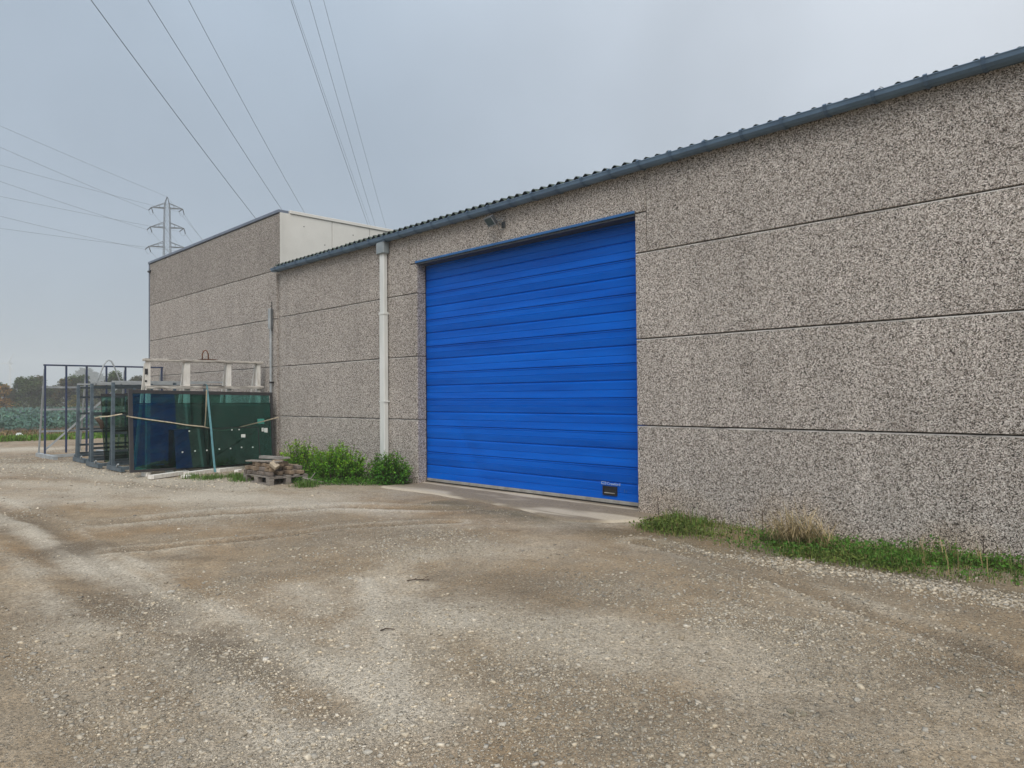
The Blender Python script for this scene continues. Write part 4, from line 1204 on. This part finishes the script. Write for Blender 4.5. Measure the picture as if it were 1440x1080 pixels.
# ------------------------------------------------------------------ foliage builders
def leaf_cloud(centers, size, cols, droop=.2, fold=True):
    """small two-triangle leaves, each folded along its rib"""
    n = len(centers)
    a_ = rng.uniform(0, 2 * np.pi, n); el_ = rng.normal(.25 - droop, .55, n)
    d = np.stack([np.cos(a_) * np.cos(el_), np.sin(a_) * np.cos(el_), np.sin(el_)], -1)
    up = np.array([0, 0, 1.]) + rng.normal(0, .35, (n, 3))
    s = np.cross(d, up); s /= np.linalg.norm(s, axis=1, keepdims=True) + 1e-9
    nrm = np.cross(s, d)
    L_ = (size * rng.uniform(.65, 1.4, n))[:, None]; Wd = L_ * .32
    p0 = centers; p1 = centers + d * L_ * .5 + s * Wd + nrm * L_ * .10; p2 = centers + d * L_ - nrm * L_ * .05; p3 = centers + d * L_ * .5 - s * Wd + nrm * L_ * .10
    v = np.stack([p0, p1, p2, p3], 1).reshape(-1, 3)
    b_ = (np.arange(n) * 4)[:, None]
    f = np.concatenate([b_ + np.array([0, 1, 2]), b_ + np.array([0, 2, 3])])
    c = np.repeat(cols, 4, 0)
    return v, f, c


def leafcols(n, base, var=.25, alt=None, palt=0.0):
    base = np.array(base)
    v = rng.normal(1, var, (n, 1)).clip(.45, 1.8)
    c = base[None] * v * (1 + rng.normal(0, .08, (n, 3)))
    if alt is not None:
        k = rng.random(n) < palt
        c[k] = np.array(alt)[None] * v[k]
    return c.clip(.002, 1)


# shrubs by the wall -------------------------------------------------------------
def shrub(loc, rx, ry, h, nstem, per, label, base, seed):
    root = empty('shrub', loc, label, 'shrub', 'green shrubs along the foot of the wall')
    st = MB(); P = []; Cc = []
    rs = np.random.default_rng(seed)
    for k in range(nstem):
        a0 = rs.uniform(0, 2 * np.pi); r0 = math.sqrt(rs.random())
        bx, by = r0 * math.cos(a0) * rx * .55, r0 * math.sin(a0) * ry * .55
        lean = rs.uniform(.15, .75)
        tx, ty = bx + math.cos(a0) * rx * .6 * lean * r0 + rs.normal(0, .04), by + math.sin(a0) * ry * .6 * lean * r0
        hh = h * (1 - .38 * r0 ** 2) * rs.uniform(.5, 1.2)
        pts = [Vector((bx, by, 0)), Vector((bx * .6 + tx * .4, by * .6 + ty * .4, hh * .5)), Vector((tx, ty, hh))]
        st.tube(pts, .006, 4, taper=[1, .8, .3])
        tt = rs.random(per) ** .75
        q = np.stack([np.interp(tt, [0, .5, 1], [p[i] for p in pts]) for i in range(3)], -1)
        q += rs.normal(0, .055, q.shape) * (1.15 - tt)[:, None]
        q[:, 2] = q[:, 2].clip(.015)
        P.append(q)
        cc = leafcols(per, np.array(base) * rs.uniform(.75, 1.25), .25)
        # young tips are yellower
        cc = cc * (1 + np.array([.55, .25, 0])[None] * (tt[:, None] > .85))
        Cc.append(cc)
    q = np.concatenate(P); cc = np.concatenate(Cc)
    v, f, c = leaf_cloud(q, np.full(len(q), .042), cc)
    st.build('stems', M['twig'], root)
    link('foliage', npmesh('foliage', v, f, M['leaf'], dict(col=c)), root)
    return root
shrub((-14.30, 7.70, 0), .85, .48, .70, 120, 44, 'bushy green shrub at the wall right behind the brick pallet', (.135, .30, .034), 1)
shrub((-12.66, 7.62, 0), 1.02, .55, .70, 190, 50, 'widest and tallest green shrub, in the middle of the row by the wall', (.125, .30, .032), 2)
shrub((-11.50, 7.98, 0), .74, .28, .58, 120, 46, 'small rounded green shrub in front of the white downpipe', (.080, .225, .032), 3)


# grasses ------------------------------------------------------------------------
def blades(x, y, z, hgt, wid, cols, bend=.5):
    n = len(x)
    a_ = rng.uniform(0, 2 * np.pi, n)
    d = np.stack([np.cos(a_), np.sin(a_)], -1)
    s = np.stack([-d[:, 1], d[:, 0]], -1) * (wid / 2)[:, None]
    b1 = bend * rng.uniform(.1, 1.0, n)
    p = np.stack([x, y], -1)
    m_ = p + d * (hgt * b1 * .30)[:, None]; t_ = p + d * (hgt * b1 * .95)[:, None]
    zb, zm, zt = z - .01, z + hgt * .55, z + hgt * (1 - .45 * b1)
    v = np.stack([np.concatenate([p - s, zb[:, None]], 1), np.concatenate([p + s, zb[:, None]], 1), np.concatenate([m_ + s * .8, zm[:, None]], 1),
                  np.concatenate([m_ - s * .8, zm[:, None]], 1), np.concatenate([t_, zt[:, None]], 1)], 1).reshape(-1, 3)
    b_ = (np.arange(n) * 5)[:, None]
    f = np.concatenate([b_ + np.array([0, 1, 2]), b_ + np.array([0, 2, 3]), b_ + np.array([3, 2, 4])])
    return v, f, np.repeat(cols, 5, 0)


def join(parts):
    V_, F_, C_ = [], [], []; o_ = 0
    for v, f, c in parts:
        V_.append(v); F_.append(f + o_); C_.append(c); o_ += len(v)
    return np.concatenate(V_), np.concatenate(F_), np.concatenate(C_)


def strip_density(x, y):
    n = fbm(x * 1.6, y * 1.6, 400, 4)
    front = 7.02 + .26 * (fbm(x * .9, x * 0, 410) - .5) * 2 + np.where(x > -2.6, .04 * (x + 2.6), 0)
    front = np.where(x < -4.6, front + (-4.6 - x) * .25, front)
    e = np.clip((y - front) / .28, 0, 1) * np.clip((x + 5.55) / .25, 0, 1)
    # thin just against the wall on the right
    gapw = np.where(x > -3.0, np.clip((8.30 - y) / .25, .25, 1), 1)
    return e * gapw * np.clip((n - .31) * 3.6, .2, 1)


n = 60000
x = rng.uniform(-5.6, 4, n); y = rng.uniform(6.9, 8.29, n)
dn = strip_density(x, y); k = rng.random(n) < dn * .85
x, y, dn = x[k], y[k], dn[k]
hn = .03 + .11 * rng.random(len(x)) ** 2 * (.35 + dn)
cb = leafcols(len(x), (.135, .205, .05), .42, (.34, .27, .13), .12)
parts_ = [blades(x, y, np.zeros(len(x)), hn, np.full(len(x), .0065), cb, 1.1)]
n = 1500
x = rng.uniform(-5.4, 4, n); y = rng.uniform(7.2, 8.27, n)
k = rng.random(n) < strip_density(x, y) * np.clip((fbm(x * 1.4, y * 1.4, 470, 3) - .42) * 6, 0, 1)
x, y = x[k], y[k]
parts_.append(blades(x, y, np.zeros(len(x)), .14 + .20 * rng.random(len(x)), np.full(len(x), .007), leafcols(len(x), (.16, .215, .06), .35, (.36, .28, .14), .3), .8))
n = 42000
x = rng.uniform(-5.6, 4, n); y = rng.uniform(6.95, 8.27, n)
dn = strip_density(x, y); k = rng.random(n) < dn * .8
x, y, dn = x[k], y[k], dn[k]
lift = fbm(x * 2.2, y * 2.2, 430, 3)
z = rng.random(len(x)) ** 1.3 * (.03 + .24 * np.clip(lift - .28, 0, 1)) * (.4 + dn)
tint = np.where((fbm(x * 1.1, y * 1.3, 440, 3) > .5)[:, None], np.array([[.10, .225, .038]]), np.array([[.155, .205, .05]]))
cb = leafcols(len(x), (1, 1, 1), .28) * tint
parts_.append(leaf_cloud(np.stack([x, y, z + .01], -1), np.full(len(x), .034), cb))
v, f, c = join(parts_)
tag(link('grass_strip', npmesh('grass_strip', v, f, M['leaf'], dict(col=c))), 'strip of grass and low weeds along the foot of the right wall', 'grass', kind='stuff')

# low ground cover round the shrubs and a few tufts by the timbers
pp = []
n = 26000
x = rng.uniform(-15.0, -11.05, n); y = rng.uniform(6.3, 8.25, n)
fr2 = np.interp(x, [-15, -14, -13, -12.2, -11.6, -11.1], [8.0, 7.4, 6.75, 6.95, 7.45, 7.95]) + .2 * (fbm(x * 3, y * 3, 450) - .5)
k = (y > fr2) & (rng.random(n) < .75)
x, y = x[k], y[k]
cb = leafcols(len(x), (.095, .215, .036), .28)
pp.append(leaf_cloud(np.stack([x, y, .01 + .10 * rng.random(len(x)) ** 1.5], -1), np.full(len(x), .032), cb))
for (px, py, r_, nn_) in ((300, 673, .28, 500), (342, 676, .22, 900), (332, 672, .2, 500), (270, 672, .2, 200), (430, 684, .2, 500)):
    c0 = gpt(px, py)
    x = c0.x + rng.normal(0, r_ * .6, nn_); y = c0.y + rng.normal(0, r_ * .5, nn_)
    cb = leafcols(nn_, (.12, .20, .05), .3)
    pp.append(blades(x, y, np.zeros(nn_), .03 + .13 * rng.random(nn_), np.full(nn_, .008), cb, .9))
v, f, c = join(pp)
tag(link('ground_cover', npmesh('ground_cover', v, f, M['leaf'], dict(col=c))), 'low green weeds creeping around the shrubs and the pallet', 'weeds', kind='stuff')

# dry tuft of tall grass
c0 = gpt(1113, 771)
n = 420
rt = np.random.default_rng(5)
vs, fs, cs = [], [], []; o_ = 0
for k in range(n):
    bx, by = rt.normal(.05, .15), rt.normal(0, .08)
    L_ = rt.uniform(.30, .70)
    ang = rt.normal(-.3, .9) + math.pi * .0
    # most stalks arch over to the lower left, some straight up
    az = rt.uniform(0, 2 * math.pi) if rt.random() < .45 else rt.normal(math.radians(225), .6)
    le = rt.uniform(.35, 1.0)
    pts = []
    for j in range(5):
        s_ = j / 4
        out_ = le * L_ * (s_ ** 1.3) * .8
        zz = L_ * (s_ - (.95 * le) * s_ ** 2.4 * .75)
        pts.append((bx + math.cos(az) * out_, by + math.sin(az) * out_, max(.005, zz)))
    sd = np.array([-math.sin(az), math.cos(az), 0])
    wd = .0085
    for j, p_ in enumerate(pts):
        w2 = wd * (1 - .18 * j)
        vs += [np.array(p_) - sd * w2 / 2 + np.array([0, 0, .0]), np.array(p_) + sd * w2 / 2]
    for j in range(4):
        a_ = o_ + j * 2
        fs += [(a_, a_ + 1, a_ + 3), (a_, a_ + 3, a_ + 2)]
    o_ += 10
    col_ = np.array([.56, .44, .25]) * rt.uniform(.4, 1.25)
    if rt.random() < .15: col_ = np.array([.12, .14, .05])
    cs += [col_] * 10
o = link('dry_grass_tuft', npmesh('dry_grass_tuft', np.array(vs), np.array(fs), M['straw'], dict(col=np.array(cs))), loc=(c0.x, c0.y + .12, .0))
tag(o, 'tuft of tall straw-coloured dry grass arching over the green strip', 'grass tuft')

# dead weed stalks
def stalk(px, py, h, label):
    c = gpt(px, py)
    mb = MB().tube([(0, 0, 0), (.008, .004, h * .5), (.004, -.004, h)], .006, 5, taper=[1, .8, .5])
    rs = random.Random(px)
    for k in range(7):
        z = h * (.3 + .1 * k); a_ = rs.uniform(0, 6.28)
        mb.tube([(.006, 0, z), (.006 + .03 * math.cos(a_), .03 * math.sin(a_), z + .03)], .003, 4, taper=[1, .5])
    o = mb.build('weed_stalk', M['twig']); o.location = (c.x, min(c.y, 8.25), 0)
    tag(o, label, 'weed', 'dead weed stalks by the wall')
stalk(925, 735, .33, 'dead weed stalk in the grass beside the blue door')
stalk(1072, 752, .30, 'dead weed stalk just to the left of the dry grass tuft')
stalk(1383, 787, .20, 'dead weed stalk at the right end of the grass strip')

# twigs and stray stones
def twig(px, py, L_, az, label, branches=1):
    c = gpt(px, py)
    h = float(ground_fields(np.array([c.x]), np.array([c.y]))['h'][0])
    mb = MB().tube([(-L_ / 2, 0, .008), (-L_ * .1, .012, .016), (L_ / 2, -.01, .01)], .0055, 5, taper=[1, .9, .5])
    for k in range(branches):
        x0 = -L_ * .2 + k * L_ * .2
        mb.tube([(x0, .008, .014), (x0 + .05, .05 * (-1) ** k, .03)], .003, 4, taper=[1, .4])
    o = mb.build('twig', M['twig']); o.location = (c.x, c.y, h); o.rotation_euler = (0, 0, az)
    tag(o, label, 'twig')
twig(588, 816, .20, .9, 'forked dead twig on the dirt left of the damp dark patch', 4)
twig(545, 888, .10, 1.1, 'short dark stick lying on the pale dusty patch', 0)
def stone(px, py, s, label, pale=.5):
    c = gpt(px, py)
    h = float(ground_fields(np.array([c.x]), np.array([c.y]))['h'][0])
    bm = bmesh.new(); bmesh.ops.create_icosphere(bm, subdivisions=2, radius=1)
    rs = random.Random(int(px * 7 + py))
    for v in bm.verts:
        k = 1 + .22 * math.sin(v.co.x * 3 + px) * math.cos(v.co.y * 4 + py) + rs.uniform(-.06, .06)
        v.co = Vector((v.co.x * s * 1.2 * k, v.co.y * s * .85 * k, v.co.z * s * .55 * k))
    me = bpy.data.meshes.new('stone'); bm.to_mesh(me); bm.free()
    me.materials.append(M['st_pale' if pale > .4 else 'st_dull'])
    o = link('stone', me, loc=(c.x, c.y, h + s * .25)); o.rotation_euler = (0, 0, rs.uniform(0, 3))
    tag(o, label, 'stone')
M['st_pale'] = pm('pale_stone', (.50, .47, .40), (.34, .31, .26), 40, .9, bump=.4)
M['st_dull'] = pm('dull_stone', (.25, .225, .165), (.15, .13, .09), 40, .9, bump=.4)
stone(1112, 1003, 0.020, 'dull stone, left one of a pair in a dark scuff', .3)
stone(1129, 1007, 0.019, 'dull stone, right one of a pair in a dark scuff', .3)
stone(706, 1019, 0.019, 'largest white stone at the bottom centre of the yard')
stone(517, 1058, 0.019, 'white stone low on the left of the bottom centre')
stone(1377, 973, 0.017, 'white flake of stone far right on the yard')
stone(1383, 980, 0.016, 'dull stone just below the white flake', .3)
stone(240, 833, 0.029, 'pale stone lying in the tyre track')
stone(1206, 985, 0.020, 'pale flat stone in the right part of the yard')
stone(988, 930, 0.019, 'pale stone chip in the middle right of the yard')

# rubble bits and a root by the shrubs
for k, (px, py, s) in enumerate(((440, 676, .06), (446, 680, .045))):
    pass
rb = gpt(443, 680)
o = MB().tube([(-.25, .05, .10), (-.05, .0, .07), (.15, -.06, .03), (.28, -.10, .02)], .022, 6, taper=[1.2, 1, .8, .4]).tube([(-.1, 0, .07), (-.02, .1, .2)], .014, 5, taper=[1, .5]).build('dead_branch', M['grey_wood'], smooth=True)
o.location = (rb.x, rb.y, 0); o.rotation_euler = (0, 0, .8)
tag(o, 'dead grey branch lying among the weeds right of the pallet', 'branch')
wr = gpt(27, 614)
o = MB().box(-.22, .22, -.12, .12, 0, .12, .03).box(-.1, .12, -.10, .08, .122, .17, .02).build('litter', M['sticker']); o.location = (wr.x, wr.y, 0)
tag(o, 'white piece of litter on the field edge', 'litter')

# ------------------------------------------------------------------ verge and crop
n = 30000
x = rng.uniform(-38.2, -34.7, n); y = rng.uniform(2, 22, n)
k = rng.random(n) < np.clip(1.2 - np.abs(x + 36.3 + .9 * (fbm(y * .5, y * 0, 500) - .5)) / 1.3, 0, 1)
x, y = x[k], y[k]
cb = leafcols(len(x), (.13, .235, .04), .25, (.19, .17, .07), .12)
v, f, c = blades(x, y, np.zeros(len(x)), .08 + .22 * rng.random(len(x)), np.full(len(x), .05), cb, .9)
tag(link('grass_verge', npmesh('grass_verge', v, f, M['leaf'], dict(col=c))), 'bright green grass verge between the yard track and the field', 'grass', kind='stuff')
n = 7000
x = rng.uniform(-46, -37.8, n); y = rng.uniform(2, 24, n)
cb = leafcols(n, (.20, .15, .075), .3, (.11, .13, .045), .2)
v, f, c = blades(x, y, np.zeros(n), .05 + .16 * rng.random(n), np.full(n, .05), cb, .9)
tag(link('dry_verge', npmesh('dry_verge', v, f, M['straw'], dict(col=c))), 'brownish dry weeds on the field headland', 'weeds', kind='stuff')

pts_ = []
xr = -46.8
while xr > -128:
    st_ = .42 if xr > -70 else .7
    ys_ = np.arange(.02 * -xr, .55 * -xr + 4, st_)
    ys_ = ys_ + rng.normal(0, .06, len(ys_))
    pts_.append(np.stack([np.full(len(ys_), xr) + rng.normal(0, .06, len(ys_)), ys_], -1))
    xr -= .62 if xr > -70 else .95
Pp = np.concatenate(pts_)
big = np.where(Pp[:, 0] > -70, 1.0, 1.5)
K = 12
q = np.repeat(Pp, K, 0) + rng.normal(0, .19, (len(Pp) * K, 2)); bb = np.repeat(big, K)
z = rng.uniform(.05, .55, len(q))
base_c = leafcols(len(Pp), (.105, .185, .15), .12); cb = np.repeat(base_c, K, 0) * rng.normal(1, .17, (len(q), 1)).clip(.5, 1.6)
v, f, c = leaf_cloud(np.concatenate([q, z[:, None]], 1), .21 * bb, cb, droop=-.25)
tag(link('field_crop', npmesh('field_crop', v, f, M['crop'], dict(col=c))), 'blue-green leafy crop covering the field beyond the yard', 'crop', kind='stuff')

# ------------------------------------------------------------------ trees beyond the field
def tree_meshes(seed, base, alt=None, palt=0, w=2.2, h=6.2, nleaf=2600, lobes=9):
    rs = np.random.default_rng(seed)
    mb = MB()
    mb.tube([(0, 0, -.1), (.05, .03, h * .25), (.1, -.05, h * .5), (.05, 0, h * .8)], .16, 7, taper=[1.3, 1, .7, .25])
    cen = []
    for k in range(lobes):
        a_ = rs.uniform(0, 2 * np.pi); rr = rs.uniform(.15, .75) * w
        zz = h * rs.uniform(.25, .86); rr *= (1.15 - zz / h * .75)
        c0_ = np.array([rr * math.cos(a_), rr * math.sin(a_), zz]); cen.append((c0_, rs.uniform(.26, .46) * w))
        mb.tube([(.05, 0, zz * .55), tuple(c0_ * .6 + np.array([0, 0, zz * .3])), tuple(c0_)], .05, 5, taper=[1, .7, .3])
    cen.append((np.array([0, 0, h * .86]), .36 * w))
    P = []; C = []
    for (c0_, r_) in cen:
        m_ = nleaf // len(cen)
        u = rs.normal(0, 1, (m_, 3)); u /= np.linalg.norm(u, axis=1, keepdims=True)
        rad = r_ * (.35 + .75 * rs.random((m_, 1)) ** .6)
        q_ = c0_ + u * rad * np.array([1, 1, .85]); q_[:, 2] = q_[:, 2].clip(.25)
        P.append(q_)
        tint = rs.uniform(.7, 1.3)
        C.append(leafcols(m_, np.array(base) * tint, .28, alt, palt))
    # skirt of low growth
    m_ = nleaf // 5
    q_ = np.stack([rs.normal(0, w * .6, m_), rs.normal(0, w * .45, m_), rs.random(m_) ** 1.4 * h * .4], -1)
    P.append(q_); C.append(leafcols(m_, np.array(base) * .9, .28))
    q_ = np.concatenate(P); cc = np.concatenate(C)
    v, f, c = leaf_cloud(q_, np.full(len(q_), .36), cc)
    return mb.mesh('trunk', M['bark'], True), npmesh('crown', v, f, M['leaf'], dict(col=c))
KINDS = [tree_meshes(21, (.085, .125, .040)), tree_meshes(22, (.098, .132, .048), w=2.6, h=6.8), tree_meshes(23, (.125, .132, .060), w=2.0, h=5.6),
         tree_meshes(24, (.105, .105, .05), (.17, .12, .04), .15, w=2.4), tree_meshes(25, (.34, .20, .04), (.15, .13, .045), .3, w=1.6, h=5.2, nleaf=1700), tree_meshes(26, (.30, .25, .055), (.12, .14, .045), .4, w=1.5, h=4.2, nleaf=1500)]
LAB = ['dark green broadleaf tree', 'tall dense green tree', 'greyish green bushy tree', 'brownish green thinning tree', 'orange autumn tree', 'yellow autumn tree']
def tree(kind_, px, dep, sc_, label):
    p = at_depth(px, 565, dep)
    t_ = empty('tree', (p.x, p.y, -.05), label, 'tree', 'trees along the far edge of the field')
    t_.rotation_euler = (0, 0, R.uniform(0, 6.28)); t_.scale = (sc_, sc_, sc_ * R.uniform(.92, 1.08))
    link('trunk', KINDS[kind_][0], t_); link('crown', KINDS[kind_][1], t_)
    return t_
TL = [(-62, 0, 113, 1.0, 'outside the left edge of the view'), (-30, 3, 114, .9, 'far left in the row beyond the field'), (-8, 1, 115, .80, 'in the row beyond the field, left of the orange tree'), (6, 4, 112, .86, 'at the left end of the row beyond the field'), (17, 2, 116, .75, 'behind the orange tree'), (30, 0, 116, .86, 'between the orange tree and the tallest tree'),
      (44, 1, 114, .86, 'tallest of the row, left of the blue frame'), (54, 3, 117, .90, 'behind the left post of the blue frame'), (66, 0, 115, .72, 'seen through the first bay of the blue frame'), (78, 2, 118, .80, 'in the first bay of the blue frame, near its right post'), (92, 3, 116, .86, 'behind the second post of the blue frame'),
      (103, 1, 118, .92, 'seen through the second bay of the blue frame'), (104, 5, 110, .62, 'low in the second bay of the blue frame'), (118, 0, 118, .92, 'right part of the second bay of the blue frame'), (134, 3, 119, .78, 'seen through the third bay of the blue frame'), (148, 2, 118, .85, 'behind the fourth post of the blue frame'),
      (162, 0, 116, 1.02, 'seen under the thin lifting hoop'), (178, 1, 120, .75, 'behind the fifth post of the blue frame'), (196, 3, 118, .98, 'next to the corner of the tall hall'), (212, 0, 119, .95, 'partly behind the corner of the tall hall'), (236, 1, 120, 1.0, 'hidden behind the tall hall')]
for (px, kd, dep, sc_, where) in TL:
    tree(kd, px, dep, sc_, LAB[kd] + ' ' + where)
# far wood on the rise, blue with distance
n = 9000
ctr = []
for (px, hh, w_) in ((60, 9, 18), (76, 11, 16), (90, 14, 14), (99, 18, 12), (107, 22, 11), (115, 26, 11), (123, 27, 12), (132, 24, 13), (142, 20, 14), (154, 17, 15), (172, 15, 18), (195, 17, 18), (225, 18, 24), (260, 20, 24), (30, 10, 26), (-10, 12, 30)):
    dep = 560
    p = at_depth(px, 566, dep)
    m_ = 1400
    u = rng.normal(0, 1, (m_, 3)); u /= np.linalg.norm(u, axis=1, keepdims=True)
    q_ = np.array([p.x, p.y, hh * .45]) + u * (.5 + .5 * rng.random((m_, 1))) * np.array([w_ * .6, w_ * .6, hh * .55])
    ctr.append(q_[q_[:, 2] > 0])
q_ = np.concatenate(ctr)
v, f, c = leaf_cloud(q_, np.full(len(q_), 3.2), leafcols(len(q_), (.045, .06, .035), .25))
tag(link('far_wood', npmesh('far_wood', v, f, M['leaf'], dict(col=c))), 'distant hazy blue wood behind the row of trees', 'wood', kind='stuff')

# ------------------------------------------------------------------ power pylon and lines
pb = at_depth(235, 562.5, 170); PB = Vector((pb.x, pb.y, 0))
py_ = empty('power_pylon', PB, 'tall steel lattice power pylon rising behind the tall hall', 'pylon')
RH = Vector((RGT.x, RGT.y, 0)).normalized(); FH = Vector((FWD.x, FWD.y, 0)).normalized()
AX_ = (RH * .97 + FH * .25).normalized(); BX_ = Vector((-AX_.y, AX_.x, 0))
def hw(z):
    return np.interp(z, [0, 34, 47.6, 49.6], [3.2, .78, .56, .03])
tw = MB()
lv = [0, 6, 11.5, 16.5, 21, 25, 28.5, 31.5, 34, 36, 37.7, 39.2, 40.7, 42.3, 43.8, 45.3, 46.9, 48, 49.6]
def corner(z, i, j): return AX_ * (i * hw(z)) + BX_ * (j * hw(z)) + Vector((0, 0, z))
for z0, z1 in zip(lv[:-1], lv[1:]):
    for (i, j) in ((-1, -1), (1, -1), (1, 1), (-1, 1)):
        tw.bar(corner(z0, i, j), corner(z1, i, j), .095)
    for (a2, b2) in (((-1, -1), (1, -1)), ((1, -1), (1, 1)), ((1, 1), (-1, 1)), ((-1, 1), (-1, -1))):
        tw.bar(corner(z0, *a2), corner(z1, *b2), .035); tw.bar(corner(z0, *b2), corner(z1, *a2), .035)
        tw.bar(corner(z1, *a2), corner(z1, *b2), .035)
tw.build('lattice_tower', M['pylon'], py_)
ARMS = [(46.9, 3.4), (42.3, 3.65), (37.7, 3.95)]
TIPS = []
for (z, hwid) in ARMS:
    for sgn in (-1, 1):
        tip = AX_ * (sgn * hwid) + Vector((0, 0, z))
        mb = MB()
        for j in (-1, 1):
            mb.bar(corner(z, sgn, j), tip, .15); mb.bar(corner(z + 1.15, sgn, j), tip, .10)
        for t_ in (.35, .65):
            a3 = corner(z, sgn, -1).lerp(tip, t_); b3 = corner(z, sgn, 1).lerp(tip, t_); mb.bar(a3, b3, .08)
            mb.bar(a3, corner(z + 1.15, sgn, -1).lerp(tip, t_), .08)
        mb.build('crossarm', M['pylon'], py_)
        TIPS.append((sgn, z, tip))
# insulator strings: one pulling towards each span
def insul(a3, b3):
    mb = MB(); a3 = Vector(a3); b3 = Vector(b3)
    n_ = 9
    mb.tube([a3, b3], .05, 5)
    for k_ in range(n_):
        p_ = a3.lerp(b3, (k_ + .5) / n_); d = (b3 - a3).normalized() * .03
        mb.tube([p_ - d, p_ + d], .12, 7)
    return mb.build('insulator', M['insul'], py_)
def wire(pts, r, label, group, i=[0]):
    o = MB().tube(pts, r, 5, False).build('power_line', M['wire'], origin=pts[0])
    tag(o, label, 'power line', group)
    return o
def sagline(a3, b3, sag, n_=24):
    a3, b3 = Vector(a3), Vector(b3)
    return [a3.lerp(b3, t_ / n_) - Vector((0, 0, 4 * sag * (t_ / n_) * (1 - t_ / n_))) for t_ in range(n_ + 1)]
edge_y = {(-1, 46.9): 207, (1, 46.9): 232, (-1, 42.3): 255, (1, 42.3): 276, (-1, 37.7): 304, (1, 37.7): 321}
names = {(-1, 46.9): 'left upper', (1, 46.9): 'right upper', (-1, 42.3): 'left middle', (1, 42.3): 'right middle', (-1, 37.7): 'left lowest', (1, 37.7): 'right lowest'}
for (sgn, z, tip) in TIPS:
    T3 = PB + tip
    d = ray(0, edge_y[(sgn, z)])
    zt = z - 1.8
    B3 = EYE + d * ((zt - EYE.z) / d.z)
    far_in = T3 + (B3 - T3) * 2.6
    far_in.z = z + 1.0
    din = (B3 - T3).normalized()
    i1 = T3 + din * 1.15 + Vector((0, 0, -.9))
    dout = (FH * 20 - RH * 3.6).normalized()
    i2 = T3 + dout * 1.3 + Vector((0, 0, -1.0))
    insul(tip, i1 - PB); insul(tip, i2 - PB)
    wi = sagline(i1, B3, .15, 8) + [B3 + (B3 - i1) * k_ * .25 + Vector((0, 0, .10 * k_ * k_)) for k_ in range(1, 7)]
    wo = sagline(i2, i2 + dout * 210 + Vector((0, 0, -3)), 6.5)
    jumper = [i1.lerp(i2, t_ / 6) - Vector((0, 0, 3.0 * (t_ / 6) * (1 - t_ / 6))) for t_ in range(1, 6)]
    wire(list(reversed(wi)) + jumper + wo, .026, 'thin wire strung from the %s arm of the pylon' % names[(sgn, z)], 'wires of the pylon behind the hall')
tp3 = PB + Vector((0, 0, 49.6))
d = ray(0, 177); B3 = EYE + d * ((48.6 - EYE.z) / d.z)
wire([B3 + (B3 - tp3) * .5, B3] + list(reversed(sagline(tp3, B3, .1, 6)))[1:] + sagline(tp3, tp3 + (FH * 20 - RH * 3.6).normalized() * 210, 5)[1:], .024, 'thinnest wire, running over the very top of the pylon', 'wires of the pylon behind the hall')

# second line passing overhead
azd = ray(636, 560); D2 = Vector((azd.x, azd.y, 0)).normalized(); E2 = Vector((D2.y, -D2.x, 0))
def over(p0, p1, lat, label, r=.022):
    res = []
    for (px, py) in (p0, p1):
        d = ray(px, py); t_ = -lat / (d.dot(E2)); P_ = EYE + d * t_
        res.append((P_.dot(D2), P_.z))
    (s0, z0), (s1, z1) = res
    smin_ = 135.0
    kk = (z0 - z1) / ((s0 - smin_) ** 2 - (s1 - smin_) ** 2)
    zm = z0 - kk * (s0 - smin_) ** 2
    pts = [E2 * -lat + D2 * s_ + Vector((0, 0, zm + kk * (s_ - smin_) ** 2)) for s_ in np.linspace(-20, 262, 60)]
    pts = [p_ for p_ in pts if p_.z < 58]
    wire(pts, r, label, 'power lines passing high over the yard')
over((128, 0), (357, 304), 13.8, 'leftmost overhead power line, meeting the roof edge of the tall hall', .015)
over((208, 0), (393, 290), 13.8, 'overhead power line ending at the top corner of the tall hall', .014)
over((265, 0), (427, 297), 13.8, 'overhead power line meeting the white side wall near the hall corner', .013)
over((409, 0), (515, 310), 6.5, 'leftmost of the right-hand overhead lines, doubled by a thinner wire', .010)
over((411.5, 0), (519, 312), 6.6, 'thinner wire close beside the doubled overhead line', .006)
over((435, 0), (526, 312), 6.5, 'second from the right of the overhead power lines', .009)
over((455, 0), (541, 314), 6.5, 'rightmost overhead power line, falling behind the warehouse roof', .009)

# distant wind turbine, almost lost in the haze
p = at_depth(14, 566, 820)
wt = empty('wind_turbine', (p.x, p.y, 0), 'faint pale wind turbine standing far off in the haze', 'wind turbine')
MB().tube([(0, 0, 0), (0, 0, 44)], 1.2, 8, taper=[1.3, .8]).build('tower', M['turbine'], wt)
FHv = FH
MB().bar(Vector((0, 0, 44.8)) - FH * 2.2, Vector((0, 0, 44.8)) + FH * 3, 1.8).build('nacelle', M['turbine'], wt)
for k in range(3):
    a_ = math.radians(62 + 120 * k)
    dv = RH * math.cos(a_) + Vector((0, 0, math.sin(a_)))
    c3 = Vector((0, 0, 44.8)) - FH * 2.8
    MB().tube([c3, c3 + dv * 3.5, c3 + dv * 13], .8, 6, taper=[.8, 1, .25]).build('blade', M['turbine'], wt)

# ------------------------------------------------------------------ haze
mt = bpy.data.materials.new('haze_air'); mt.use_nodes = True
t = mt.node_tree; t.nodes.clear()
o_ = t.nodes.new('ShaderNodeOutputMaterial'); pv_ = t.nodes.new('ShaderNodeVolumePrincipled')
pv_.inputs['Color'].default_value = (.97, .98, 1.0, 1); pv_.inputs['Density'].default_value = .0011; pv_.inputs['Anisotropy'].default_value = 0.0
t.links.new(pv_.outputs[0], o_.inputs['Volume'])
mb = MB().box(-1240, 70, -270, 910, -1.2, 61)
tag(mb.build('haze', mt), 'thin pale haze hanging over the fields', 'haze', kind='stuff')
